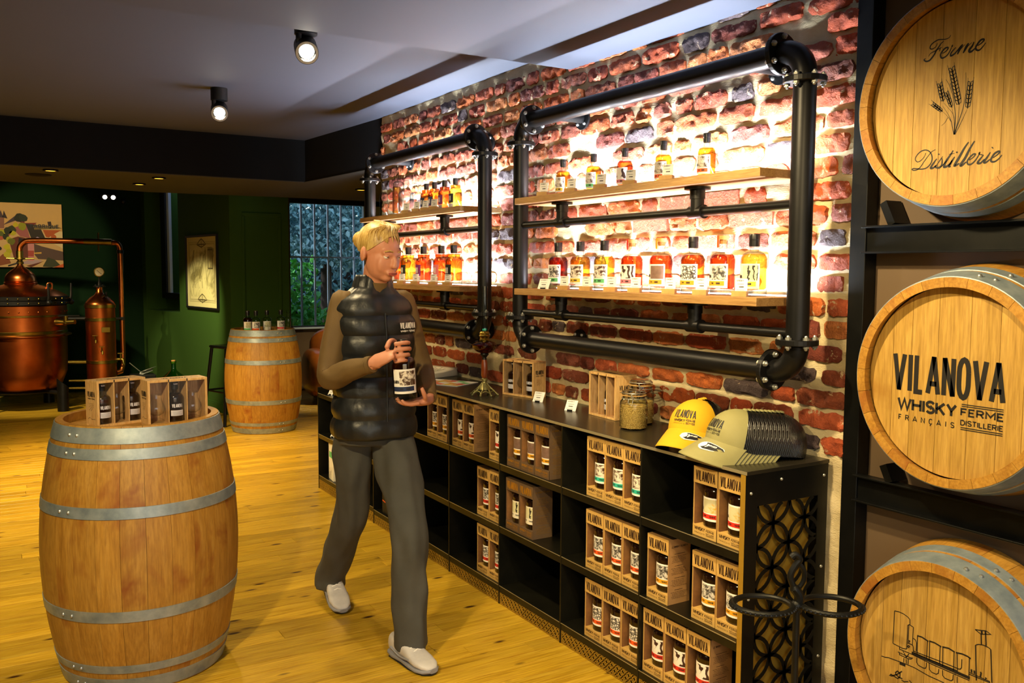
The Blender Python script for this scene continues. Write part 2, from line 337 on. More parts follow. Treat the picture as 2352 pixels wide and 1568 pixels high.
def put(name, me, parent=None, bevel=0, loc=None, rot=None, mat=None, seg=1):
    o = bpy.data.objects.new(name, me); col.objects.link(o)
    if parent: o.parent = parent
    if loc: o.location = loc
    if rot: o.rotation_euler = rot
    if mat is not None: o.matrix_local = mat
    if bevel:
        b = o.modifiers.new('bevel', 'BEVEL'); b.width = bevel; b.segments = seg; b.limit_method = 'ANGLE'; b.angle_limit = .7
    return o
def thing(name, label, cat, loc=(0, 0, 0), rz=0, group=None):
    o = bpy.data.objects.new(name, None); col.objects.link(o); o.empty_display_size = .05
    o.location = loc; o.rotation_euler = (0, 0, rz); return tag(o, label, cat, group)
def tag(o, label, cat, group=None):
    o['label'] = label; o['category'] = cat
    if group: o['group'] = group
    return o
def struct(o): o['kind'] = 'structure'; return o
def stuff(o): o['kind'] = 'stuff'; return o
def box(name, x0, x1, y0, y1, z0, z1, mat, parent=None, bevel=0): return MB().box(x0, x1, y0, y1, z0, z1).build(name, mat, parent, bevel)
def copy_tree(o, loc=None, rz=None, label=None, group=None):
    c = o.copy(); col.objects.link(c)
    if loc is not None: c.location = loc
    if rz is not None: c.rotation_euler = (0, 0, rz)
    if label: c['label'] = label
    if group: c['group'] = group
    for ch in o.children:
        d = ch.copy(); col.objects.link(d); d.parent = c
        for g in ch.children:
            e = g.copy(); col.objects.link(e); e.parent = d
    return c
def smooth_path(pts, k=6, closed=False):
    P = [Vector(p) for p in pts]; n = len(P); out = []
    for i in range(n if closed else n-1):
        a = P[(i-1) % n] if closed or i > 0 else P[0]*2-P[1]; b = P[i]; c = P[(i+1) % n]; d = P[(i+2) % n] if closed or i < n-2 else P[-1]*2-P[-2]
        for j in range(k):
            t = j/k; out.append(.5*((2*b)+(c-a)*t+(2*a-5*b+4*c-d)*t*t+(3*b-a-3*c+d)*t**3))
    if not closed: out.append(P[-1])
    return out

# stroke lettering: every capital as poly-lines on a 1 x 1 cell
def arc(cx, cy, rx, ry, a, b, n=8): return [(cx+rx*math.cos(math.radians(a+(b-a)*i/n)), cy+ry*math.sin(math.radians(a+(b-a)*i/n))) for i in range(n+1)]
G = {
 'V': (.95, [[(0, 1), (.48, 0), (.95, 1)]]), 'I': (.12, [[(.06, 0), (.06, 1)]]), 'L': (.62, [[(0, 1), (0, 0), (.62, 0)]]),
 'A': (.95, [[(0, 0), (.48, 1), (.95, 0)], [(.17, .27), (.79, .27)]]), 'N': (.8, [[(0, 0), (0, 1), (.8, 0), (.8, 1)]]),
 'O': (.82, [arc(.41, .66, .41, .34, 0, 180)+arc(.41, .34, .41, .34, 180, 360)+[(.82, .66)]]),
 'W': (1.3, [[(0, 1), (.33, 0), (.65, .95), (.97, 0), (1.3, 1)]]), 'H': (.8, [[(0, 0), (0, 1)], [(.8, 0), (.8, 1)], [(0, .5), (.8, .5)]]),
 'S': (.75, [arc(.38, .75, .36, .25, 20, 270, 9)+arc(.38, .25, .36, .25, 90, -160, 9)]), 'K': (.8, [[(0, 0), (0, 1)], [(.78, 1), (0, .4)], [(.25, .58), (.8, 0)]]),
 'Y': (.85, [[(0, 1), (.42, .48), (.85, 1)], [(.42, .48), (.42, 0)]]), 'F': (.62, [[(0, 0), (0, 1), (.62, 1)], [(0, .52), (.52, .52)]]),
 'E': (.62, [[(.62, 0), (0, 0), (0, 1), (.62, 1)], [(0, .52), (.52, .52)]]), 'R': (.75, [[(0, 0), (0, 1), (.4, 1)]+arc(.42, .75, .3, .25, 90, -90, 6)+[(0, .5)], [(.4, .5), (.75, 0)]]),
 'P': (.72, [[(0, 0), (0, 1), (.4, 1)]+arc(.42, .74, .3, .26, 90, -90, 6)+[(0, .48)]]), 'M': (1, [[(0, 0), (0, 1), (.5, .3), (1, 1), (1, 0)]]),
 'C': (.75, [arc(.4, .66, .38, .34, 35, 180, 5)+arc(.4, .34, .38, .34, 180, 325, 5)]), 'D': (.8, [[(0, 0), (0, 1), (.35, 1)]+arc(.35, .5, .45, .5, 90, -90, 8)+[(0, 0)]]),
 'T': (.75, [[(0, 1), (.75, 1)], [(.38, 1), (.38, 0)]]), 'U': (.8, [[(0, 1), (0, .35)]+arc(.4, .35, .4, .35, 180, 360, 7)+[(.8, 1)]]), 'B': (.75, [[(0, 0), (0, 1), (.4, 1)]+arc(.42, .76, .28, .24, 90, -90, 5)+arc(.42, .26, .32, .26, 90, -90, 5)+[(0, 0)], [(0, .52), (.4, .52)]]),
 'Q': (.82, [arc(.41, .5, .41, .5, 0, 360, 14), [(.5, .25), (.85, -.05)]]), 'G': (.78, [arc(.4, .5, .38, .5, 40, 360, 12)+[(.45, .5)]]), 'J': (.5, [[(.5, 1), (.5, .25)]+arc(.25, .25, .25, .25, 0, -180, 5)]),
 'X': (.8, [[(0, 0), (.8, 1)], [(0, 1), (.8, 0)]]), '-': (.4, [[(0, .45), (.4, .45)]]), '0': (.6, [arc(.3, .5, .3, .5, 0, 360, 12)]), '1': (.3, [[(0, .8), (.2, 1), (.2, 0)]]), '2': (.6, [arc(.3, .72, .3, .28, 160, -30, 6)+[(0, 0), (.6, 0)]]),
 '7': (.6, [[(0, 1), (.6, 1), (.2, 0)]]), '4': (.6, [[(.45, 0), (.45, 1), (0, .3), (.6, .3)]]), '9': (.6, [arc(.3, .7, .3, .3, 0, 360, 9)+[(.3, 0)]]), '5': (.6, [[(.55, 1), (.05, 1), (.02, .58)]+arc(.3, .3, .3, .3, 110, -150, 8)]), 'c': (0, []), ' ': (.4, [])}
def strokes(lines, wd, mb=None, fn=None, m=0, taper=None):
    """flat ribbons along 2-D poly-lines; fn maps (u, v) to 3-D"""
    mb = mb or MB(); fn = fn or (lambda u, v: (u, v, 0))
    for ln in lines:
        P = [Vector((p[0], p[1])) for p in ln]; n = len(P)
        if n < 2: continue
        L = []; Rr = []
        for i in range(n):
            a = (P[i]-P[i-1]).normalized() if i > 0 else None; b = (P[i+1]-P[i]).normalized() if i < n-1 else None
            ww = (wd if taper is None else wd*taper(i/(n-1)))/2
            if a is None or b is None:
                d = b or a; nn = Vector((-d.y, d.x))*ww
            else:
                na = Vector((-a.y, a.x)); nb = Vector((-b.y, b.x)); s_ = na+nb
                if s_.length < .5:
                    L.append(P[i]+na*ww); Rr.append(P[i]-na*ww); nn = nb*ww
                else: nn = s_.normalized()*ww/max(.5, s_.normalized().dot(na))
            L.append(P[i]+nn); Rr.append(P[i]-nn)
        k = len(L); vs = [fn(p.x, p.y) for p in L]+[fn(p.x, p.y) for p in Rr]
        mb.add(vs, [(k+i, k+i+1, i+1, i) for i in range(k-1)], m)
    return mb
def word(txt, h, wx=1, wt=.14, gap=.22, fit=None, mb=None, fn=None, x0=0, y0=0, center=False, m=0):
    """text of height h; wx letter width factor, wt stroke weight relative to h; fit = total width"""
    adv = []; x = 0
    for ch in txt:
        wdt, ls = G.get('C' if ch == 'Ç' else ch, G['-']); adv.append((ch, x, ls)); x += wdt*wx+gap
    tot = (x-gap)*h; k = (fit/tot) if fit else 1; off = -tot*k/2 if center else 0; lines = []
    for ch, xx, ls in adv:
        for l_ in ls: lines.append([(x0+off+(xx+px*wx)*h*k, y0+(wt/2+py*(1-wt))*h) for px, py in l_])
        if ch == 'Ç': lines.append([(x0+off+(xx+.4*wx)*h*k, y0), (x0+off+(xx+.36*wx)*h*k, y0-.16*h), (x0+off+(xx+.2*wx)*h*k, y0-.2*h)])
    return strokes(lines, wt*h, mb, fn, m)
def scribble(n, wid, h, fn, mb, rs, m=0, wt=.0006):
    """lines of tiny unreadable print"""
    for i in range(n):
        a = rs.uniform(0, .1)*wid; b = wid*(1-rs.uniform(0, .25)); y = -i*h; x = a
        while x < b:
            l_ = rs.uniform(.04, .13)*wid; strokes([[(x, y), (min(x+l_, b), y)]], wt, mb, fn, m); x += l_+.02*wid
    return mb
def logo(W, fn, m=0, mb=None):
    """VILANOVA / WHISKY FERME / FRANCAIS DISTILLERIE lock-up of width W, origin at the middle of the first baseline"""
    mb = mb or MB(); L = -W/2
    word('VILANOVA', W*.365, .36, .12, .19, fit=W, mb=mb, fn=fn, center=True, m=m)
    word('WHISKY', W*.12, .78, .20, .2, fit=W*.55, mb=mb, fn=fn, x0=L+W*.05, y0=-W*.16, m=m)
    word('FRANÇAIS', W*.052, .8, .16, .9, fit=W*.53, mb=mb, fn=fn, x0=L+W*.06, y0=-W*.25, m=m)
    xr = L+W*.65; wr = W*.36
    word('FERME', W*.070, .9, .21, .28, fit=wr, mb=mb, fn=fn, x0=xr, y0=-W*.135, m=m)
    word('DISTILLERIE', W*.050, .8, .19, .2, fit=wr, mb=mb, fn=fn, x0=xr, y0=-W*.215, m=m)
    for yy in (-.034, -.050, -.232, -.248): strokes([[(xr, W*yy), (xr+wr, W*yy)]], W*.008, mb, fn, m)
    return mb

# ------------------------------------------------------------------ floor boards
def attr(me, name, cols):
    a = me.color_attributes.new(name, 'FLOAT_COLOR', 'POINT'); a.data.foreach_set('color', [c for q in cols for c in q])
rs = random.Random(5)
floor = struct(box('floor', -4.2, 3.0, -1.4, 12.3, -.06, -.02, 'black'))
boards = []; y = -.2; row = 0
while y < 12.1:
    x = -4.2+rs.uniform(0, 1.5); xs = [-4.2]
    while x < 2.9: xs.append(x); x += rs.uniform(1.2, 2.8)
    xs.append(3.0); 
    for a, b in zip(xs[:-1], xs[1:]):
        boards.append((a, b, y, y+.0865))
    y += .088
def board_mb(a, b, c, d, mb):
    g = .0008; e = .0012; mb.add([(a+g, c+g, -.03), (b-g, c+g, -.03), (b-g, d-g, -.03), (a+g, d-g, -.03), (a+g, c+g, -e), (b-g, c+g, -e), (b-g, d-g, -e), (a+g, d-g, -e),
        (a+g+e, c+g+e, 0), (b-g-e, c+g+e, 0), (b-g-e, d-g-e, 0), (a+g+e, d-g-e, 0)],
        [(8, 9, 10, 11), (4, 5, 9, 8), (5, 6, 10, 9), (6, 7, 11, 10), (7, 4, 8, 11), (0, 1, 5, 4), (1, 2, 6, 5), (2, 3, 7, 6), (3, 0, 4, 7)])
def vis(b):
    mx = (b[0]+b[1])/2; my = (b[2]+b[3])/2
    # boards in the camera's view, nearest first
    return (b[1] > -3.4 or my > 6) and b[0] < (.05 if my < 5.6 else 2.4) and my > 1.3 and b[1] > -2.9-(.25*(my-4) if my > 4 else 0)
order = sorted([b for b in boards if vis(b)], key=lambda b: (b[2]+b[3])/2-.3*min(0, (b[0]+b[1])/2+1))
near = order[:296]; ns = set(near)
rest = MB(); rc = []
for b in boards:
    cc = (rs.random(), rs.random(), rs.random(), 1)
    if b in ns:
        mb = MB(); board_mb(*b, mb); me = mb.mesh('floor_board', 'floor'); attr(me, 'rnd', [cc]*len(mb.v)); put('floor_board', me, floor)
    else: board_mb(*b, rest); rc += [cc]*12
me = rest.mesh('floor_boards_far', 'floor'); attr(me, 'rnd', rc); stuff(put('floor_boards_far', me, floor))

# ------------------------------------------------------------------ brick wall
wall = MB(); rs = random.Random(3); Y0, Y1, ZT = 1.85, 5.62, 2.52
ny, nz = 220, 150; vs = []
for j in range(nz+1):
    for i in range(ny+1):
        y = Y0+(Y1-Y0)*i/ny; z = ZT*j/nz
        d = .010*noise.noise(Vector((y*8, z*17, 0)))+.005*noise.noise(Vector((y*30, z*40, 3)))
        vs.append((.004-d-.003, y, z))
wall.add(vs, [(j*(ny+1)+i, (j+1)*(ny+1)+i, (j+1)*(ny+1)+i+1, j*(ny+1)+i+1) for j in range(nz) for i in range(ny)], 0, True)
wall.box(.012, .3, Y0, Y1, 0, ZT)
wr = struct(wall.build('wall_right', 'mortar'))
TINTS = ['#c4602a', '#b45020', '#cc6c2a', '#a0471f', '#ae5428', '#c87038', '#86401f', '#cf8044', '#934a30', '#bf5226', '#a34420', '#57484a', '#c8623a', '#a8563c', '#d06424', '#7c3524']
def brick(y0, y1, z0, z1, flat):
    nx_, nz_ = max(5, int((y1-y0)/.014)), 5; vs = []; cy, cz = (y0+y1)/2, (z0+z1)/2; hy, hz = (y1-y0)/2, (z1-z0)/2; sd = rs.uniform(0, 99)
    pr = rs.uniform(.003, .011) if not flat else .004; rough = .0055 if not flat else .0008
    def rim(u, v):
        k = 1-.12*(abs(u)**4*abs(v)**4) if not flat else 1
        yy = cy+hy*u*k+(.009*noise.noise(Vector((sd, v*2+u, 1)))*abs(u)**3)*(not flat); zz = cz+hz*v*k+(.007*noise.noise(Vector((u*2.6+sd, v, 5)))*abs(v)**3)*(not flat)
        return yy, zz
    for j in range(nz_+1):
        for i in range(nx_+1):
            u = -1+2*i/nx_; v = -1+2*j/nz_; yy, zz = rim(u, v); edge = max(abs(u)**14, abs(v)**10)
            x = -pr+.004*edge*(not flat)-rough*1.7*noise.noise(Vector((yy*38+sd, zz*38, sd)))-rough*.8*noise.noise(Vector((yy*90, zz*90, sd)))
            vs.append((x-.004, yy, zz))
    W = nx_+1; fs = [(j*W+i, (j+1)*W+i, (j+1)*W+i+1, j*W+i+1) for j in range(nz_) for i in range(nx_)]
    ring = [i for i in range(W)]+[j*W+nx_ for j in range(1, nz_+1)]+[nz_*W+i for i in range(nx_-1, -1, -1)]+[j*W for j in range(nz_-1, 0, -1)]
    b = len(vs)
    for i in ring: vs.append((.012, vs[i][1], vs[i][2]))
    k = len(ring)
    fs += [(ring[i], ring[(i+1) % k], b+(i+1) % k, b+i) for i in range(k)]
    return vs, fs
bricks = []; z = .02; row = 0
while z < 2.46:
    y = Y0+(.0 if row % 2 else -.11)+rs.uniform(-.03, .03); h = rs.uniform(.050, .060)
    while y < Y1:
        L = rs.choice((.205, .19, .17, .10, .095, .14, .21)); a, b = max(y, Y0), min(y+L, Y1)
        if b-a > .04 and not (rs.random() < .03):
            if not (b > 1.93 and z < .84): bricks.append((a, b, z+rs.uniform(-.003, .003), z+h+rs.uniform(-.003, .003)))
        y += L+rs.uniform(.012, .028)
    z += .0745; row += 1
def bkey(b):
    d = math.hypot((b[0]+b[1])/2, 2.36); vis_ = 1 if b[2] > .9 or b[0] < 1.93 else .2
    return -(b[1]-b[0])*vis_/d**2
bricks.sort(key=bkey); rest = MB(); rc = []
for n_, b in enumerate(bricks):
    flat = (1.5 < b[2] < 1.75 and 2.0 < b[0] < 2.75 and b[1]-b[0] > .18); vs, fs = brick(*b, flat)
    tnt = lin(rs.choice(TINTS) if not flat else '#bd6b4a'); kk = rs.uniform(.85, 1.15); tnt = tuple(c*kk for c in tnt[:3])+(1,)
    if n_ < 298:
        mb = MB().add(vs, fs, 0, True); me = mb.mesh('brick', 'brick'); attr(me, 'tint', [tnt]*len(vs)); put('brick', me, wr)
    else: rest.add(vs, fs, 0, True); rc += [tnt]*len(vs)
if rest.v:
    me = rest.mesh('small_bricks', 'brick'); attr(me, 'tint', rc); stuff(put('small_bricks', me, wr))

# ------------------------------------------------------------------ ceilings, beams, far walls
CL, CH, BZ = 2.41, 2.51, 2.19
struct(box('ceiling', -4.2, .3, 3.40, 6.93, CH, CH+.08, 'ceiling'))
c2 = struct(box('trim_1', -4.2, .3, -1.4, 3.40, CL, CH+.08, 'ceiling'))
mb = MB(); mb.prism([(-4.2, 6.9), (-.10, 6.93), (.0, 5.63), (3.0, 5.63), (3.0, 8.46), (.25, 8.50), (-1.0, 8.64), (-2.16, 8.25), (-4.2, 8.1)], BZ, CH+.08)
struct(mb.build('trim_2', ['beam']))
mb = MB(); mb.prism([(-4.19, 6.92), (-.105, 6.95), (-.005, 5.66), (2.99, 5.66), (2.99, 8.45), (.25, 8.49), (-1.0, 8.63), (-2.16, 8.24), (-4.19, 8.09)], BZ-.004, BZ)
struct(mb.build('trim_3', 'soffit'))
struct(MB().prism([(-4.2, 8.0), (3.1, 8.0), (3.1, 10.95), (-.1, 10.95), (-.45, 12.1), (-4.2, 12.1)], 2.60, 2.68).build('trim_4', 'soffit'))
struct(box('wall_back', -4.2, -.5, 11.92, 12.1, 0, 2.62, 'dgreen'))
struct(box('wall_left', -4.3, -4.2, -1.4, 12.1, 0, 2.62, 'green'))
# front wall behind the viewer with the shop window opening
mb = MB(); mb.box(-4.2, .3, -1.5, -1.4, 0, .5).box(-4.2, .3, -1.5, -1.4, 2.1, 2.6).box(-4.2, -3.9, -1.5, -1.4, .5, 2.1).box(-.5, .9, -1.5, -1.4, .5, 2.1)
struct(mb.build('wall_front', 'green'))
# angled green wall from (-.56,11.92) to (-.15,9.22) with the narrow window recess
A = Vector((-.57, 11.92, 0)); B = Vector((-.152, 9.22, 0)); d = (B-A).normalized(); L = (B-A).length; nrm = Vector((-d.y, d.x, 0))
nrm = nrm if nrm.x > 0 else -nrm
X = Matrix((d, nrm, Vector((0, 0, 1)))).transposed().to_4x4(); X.translation = A
def wx(mb, a, b, p, q, z0, z1, m=0): return mb.box(a, b, p, q, z0, z1, m, X)
ua, ub, zs = .13, 1.29, .985       # recess range along the wall, sill height
mb = MB(); wx(mb, 0, L, 0, .45, 0, zs); wx(mb, ub, L, 0, .45, zs, 2.62); wx(mb, 0, ua, 0, .45, zs, 2.62); wx(mb, ua, ub, .24, .45, zs, zs+.16)
ws = struct(mb.build('wall_side', 'green'))
mb = MB(); wx(mb, ua, ub, .0, .24, zs, zs+.012); struct(mb.build('trim_5', 'green'))
mb = MB(); wx(mb, ua, ub, .19, .24, zs+.15, zs+.22); wx(mb, ua, ua+.16, .19, .24, zs+.22, 2.6); wx(mb, ub-.20, ub, .19, .24, zs+.22, 2.6)
wn1 = struct(mb.build('window_1', 'black'))
mb = MB(); wx(mb, ua+.16, ub-.20, .215, .22, zs+.22, 2.6); mb.build('pane', 'pane', wn1)
mb = MB(); wx(mb, ua+.20, ua+.27, .20, .235, zs+.22, 2.6); mb.build('casement_edge', 'enamel', wn1)
HU = ub-.16; mb = MB(); hp = [X @ Vector(p) for p in ((HU, .19, 1.52), (HU, .14, 1.52), (HU-.02, .135, 1.50), (HU-.05, .135, 1.36))]; mb.tube(smooth_path(hp, 4), .010, 8)
mb.cyl(X @ Vector((HU, .195, 1.52)), X @ Vector((HU, .175, 1.52)), .022); mb.build('handle', 'bolt', wn1)
# baseboard of the side wall
mb = MB(); wx(mb, 0, L+.012, -.016, 0, 0, .085); wx(mb, 0, L+.01, -.010, 0, .085, .10); bb = struct(mb.build('baseboard_side', 'green'))
# pier with a moulded panel
px0, px1, py = -.150, .455, 9.20
pier = struct(box('wall_pier', px0, px1, py, 11.0, 0, 2.62, 'green'))
mb = MB()
for x0_, x1_, z0_, z1_ in ((px0+.12, px1-.08, 2.04, 2.075), (px0+.12, px1-.08, .95, .985), (px0+.12, px0+.15, .985, 2.04), (px1-.11, px1-.08, .985, 2.04)): mb.box(x0_, x1_, py-.014, py, z0_, z1_)
mb.build('panel_moulding', 'green', pier, .006)
struct(box('baseboard_pier', px0-.012, px1+.012, py-.014, py, 0, .1, 'green'))
# window wall
WY = 10.8
mb = MB(); mb.box(px1, 3.0, WY, WY+.2, 0, .78).box(px1, 3.0, WY, WY+.2, 2.33, 2.62).box(2.35, 3.0, WY, WY+.2, .78, 2.33).box(px1, .96, WY, WY+.2, .78, 2.33)
struct(mb.build('wall_window', 'brown_panel'))
struct(box('wall_east', 3.0, 3.1, 5.4, 12.1, 0, 2.62, 'dgreen'))
struct(box('wall_recess', .3, 3.0, 5.55, 5.63, 0, 2.62, 'dgreen'))
mb = MB(); mb.box(.96, 2.35, WY+.02, WY+.08, .76, .80).box(.96, 2.35, WY-.02, WY+.08, 2.31, 2.36); wn2 = struct(mb.build('window_2', 'black'))
box('pane', .96, 2.35, WY+.045, WY+.05, .80, 2.31, 'pane', wn2)
mb = MB(); mb.box(2.02, 2.35, WY+.03, WY+.09, .80, 2.31); mb.box(1.93, 1.96, WY+.03, WY+.09, .8, 2.31); mb.build('frame', 'enamel', wn2)
box('window_sill', .96, 2.35, WY-.05, WY+.03, .765, .785, 'enamel', wn2)
# outside window bars: one grille
gr = thing('window_grille', 'pale metal security bars outside the garden window', 'grille', (1.65, WY+.24, .7))
for k in range(8):
    x = 1.0+k*.175-1.65; MB().cyl((x, 0, -.1), (x, 0, 1.85), .014, n=8).build('bar', 'enamel', gr)
MB().box(-.72, .75, -.008, .008, .945, .965).build('crossbar', 'enamel', gr)

# ------------------------------------------------------------------ barrels
NS = 26
def brad(t): return .284+.066*(1-(2*t-1)**2)      # outer radius along a .95 m barrel
def stave_mesh(z0, z1, H=.95):
    mb = MB(); da = 2*PI/NS; g = .0005; nrow = 14; rings = []
    for i in range(nrow+1):
        z = z0+(z1-z0)*i/nrow; r = brad(z/H) if H else brad(z); ro = [r]*5; aa = [-da/2+g/r, -da/4, 0, da/4, da/2-g/r]
        rings.append([(q*math.cos(a), q*math.sin(a), z) for q, a in zip(ro, aa)]+[((r-.026)*math.cos(a), (r-.026)*math.sin(a), z) for a in (aa[4], aa[3], 0, aa[1], aa[0])])
    mb.loft(rings, 0, False)
    for k in range(len(mb.f)-2):
        mb.s[k] = (k % 10) not in (4, 9)
    return mb.mesh('stave', 'oak')
def hoop(z0, z1, X=None, H=.95):
    e = .0028; ra, rb = brad(z0/H)+e, brad(z1/H)+e
    return MB().lathe([(ra-.003, z0), (ra, z0+.0006), ((ra+rb)/2+.0002, (z0+z1)/2), (rb, z1-.0006), (rb-.003, z1)], 72, 0, True, X)
def boards_of_head(R, n, z, th, parent, mat='headoak', ang=0, ws=None):
    ws = ws or [1]*n; tot = sum(ws); x = -R; out = []
    for k in range(n):
        a, b = x, x+2*R*ws[k]/tot; x = b; g = .0007; a += g; b -= g; pts = []
        for i in range(9):
            u = a+(b-a)*i/8; pts.append((u, -math.sqrt(max(0, R*R-u*u))))
        for i in range(9):
            u = b-(b-a)*i/8; pts.append((u, math.sqrt(max(0, R*R-u*u))))
        pts = [p for i, p in enumerate(pts) if i == 0 or (abs(p[0]-pts[i-1][0])+abs(p[1]-pts[i-1][1])) > 1e-5]
        mb = MB().prism(pts, z-th, z); 
        o = mb.build('head_board', mat, parent, rot=(0, 0, ang)); out.append(o)
    return out
SM = stave_mesh(0, .95); SMH = stave_mesh(.78, .95)
def rivet(mb, r, a, z): mb.ball((r*math.cos(a), r*math.sin(a), z), .0065, 0, 8, 5)
def barrel(label, loc, rz, group='upright oak casks'):
    t = thing('oak_barrel', label, 'barrel', loc, rz, group)
    for k in range(NS): put('stave', SM, t, rot=(0, 0, 2*PI*k/NS))
    for z0, z1 in ((.004, .052), (.075, .105), (.272, .312), (.638, .678), (.838, .876), (.892, .946)):
        h = hoop(z0, z1).build('hoop', 'zinc', t)
        mb = MB(); r = brad((z0+z1)/2/.95)+.003; rivet(mb, r, 2.6, (z0+z1)/2); rivet(mb, r, 2.72, (z0+z1)/2); mb.build('rivet', 'bolt', h)
    boards_of_head(.262, 6, .915, .02, t, 'oak', .6); MB().lathe([(.2, .03), (0, .03)], 24).build('bottom_head', 'oakin', t)
    return t
near_b = barrel('large upright oak barrel in the foreground carrying two glass-fronted gift sets', (-1.846, 3.584, .001), 1.1)
far_b = barrel('upright oak barrel table further back with tasting bottles on it', (-.078, 8.30, .001), 2.3)

FERME = [(5,[(-27,170),(-32,164),(-41,162),(-50,163),(-63,165),(-74,162),(-83,157),(-87,151),(-86,146),(-80,144),(-71,147),(-67,153),(-66,157)]),(7,[(-47,158),(-54,154),(-60,147),(-67,139),(-73,129),(-80,121),(-87,115),(-96,114),(-103,118),(-103,121),(-99,122)]),(4,[(-91,126),(-85,133),(-75,136),(-66,139),(-56,142),(-52,143)]),(4,[(-56,142),(-59,133)]),(7,[(-50,126),(-41,129),(-34,135),(-35,139),(-43,138),(-51,131),(-55,123),(-52,115),(-45,114),(-35,119),(-27,130),(-24,137)]),(7,[(-21,143),(-23,137)]),(7,[(-11,134),(-19,128),(-25,121),(-25,115),(-19,116),(-12,120),(-4,128),(2,135)]),(11,[(8,138),(1,130),(-6,115)]),(3,[(-2,122),(7,131),(15,137)]),(11,[(24,138),(18,129),(10,115)]),(3,[(14,122),(23,131),(34,138)]),(10,[(39,138),(35,129),(27,120),(28,115),(34,115),(43,121)]),(8,[(49,126),(57,129),(65,135),(65,139),(58,139),(50,132),(44,122),(48,115),(55,114),(63,120),(71,129)])]
DISTIL = [(5,[(-58,-129),(-70,-134),(-81,-146),(-91,-158),(-100,-170),(-110,-178),(-122,-179),(-127,-176),(-122,-174),(-110,-176),(-95,-178),(-81,-175),(-70,-164),(-67,-150),(-73,-135),(-86,-127),(-102,-129),(-115,-140),(-118,-150),(-111,-157),(-101,-154),(-91,-145),(-87,-135)]),(9,[(-53,-154),(-63,-166),(-70,-177),(-63,-178),(-54,-172)]),(9,[(-47,-141),(-48,-144)]),(4,[(-54,-172),(-44,-160),(-36,-149)]),(8,[(-38,-153),(-37,-163),(-38,-173),(-45,-179),(-55,-177),(-56,-174),(-51,-172)]),(4,[(-42,-179),(-31,-170),(-21,-160)]),(10,[(-6,-137),(-15,-150),(-25,-163),(-31,-177),(-24,-178),(-14,-172),(-7,-162)]),(3,[(-18,-146),(-2,-145)]),(9,[(-1,-154),(-9,-166),(-16,-178),(-11,-179)]),(9,[(5,-141),(4,-145)]),(11,[(36,-120),(25,-135),(12,-157),(0,-176),(4,-177),(13,-173)]),(11,[(53,-119),(41,-137),(29,-160),(17,-177),(21,-179),(32,-171)]),(7,[(40,-167),(50,-162),(57,-154),(51,-153),(41,-161),(35,-170),(38,-178),(47,-178),(57,-170),(66,-157),(69,-149)]),(7,[(69,-149),(66,-155)]),(4,[(66,-155),(79,-158)]),(9,[(79,-158),(69,-169),(64,-177),(72,-178),(82,-169)]),(9,[(97,-153),(89,-165),(81,-176),(86,-178),(97,-171)]),(10,[(103,-141),(101,-143)]),(8,[(105,-168),(116,-161),(122,-155),(118,-153),(108,-158),(100,-170),(101,-177),(110,-178),(120,-172),(128,-163)])]
STEMS = [(3,[(-6,-95),(-10,-81),(-16,-58),(-26,-38),(-42,-15)]),(2,[(-15,-61),(-26,-45),(-41,-30)]),(2,[(-26,-47),(-34,-60),(-44,-67)]),(2,[(-6,-95),(-6,-73),(-10,-43),(-26,-22),(-40,-6)]),(4,[(-6,-95),(-4,-60),(-6,-33),(-13,5),(-24,35),(-36,55)]),(2,[(-3,-95),(-7,-59),(-15,-25)]),(3,[(-5,-95),(3,-61),(5,-22)]),(4,[(-5,-95),(5,-65),(16,-31),(22,9),(20,63)]),(3,[(-3,-95),(13,-65),(28,-34)]),(2,[(-23,43),(-10,7)])]
EARS = [((-20,79),(5,-19),14),((-53,43),(-41,-3),12),((-32,17),(-15,-23),9),((-68,-8),(-42,-29),8),((34,33),(29,-32),12)]
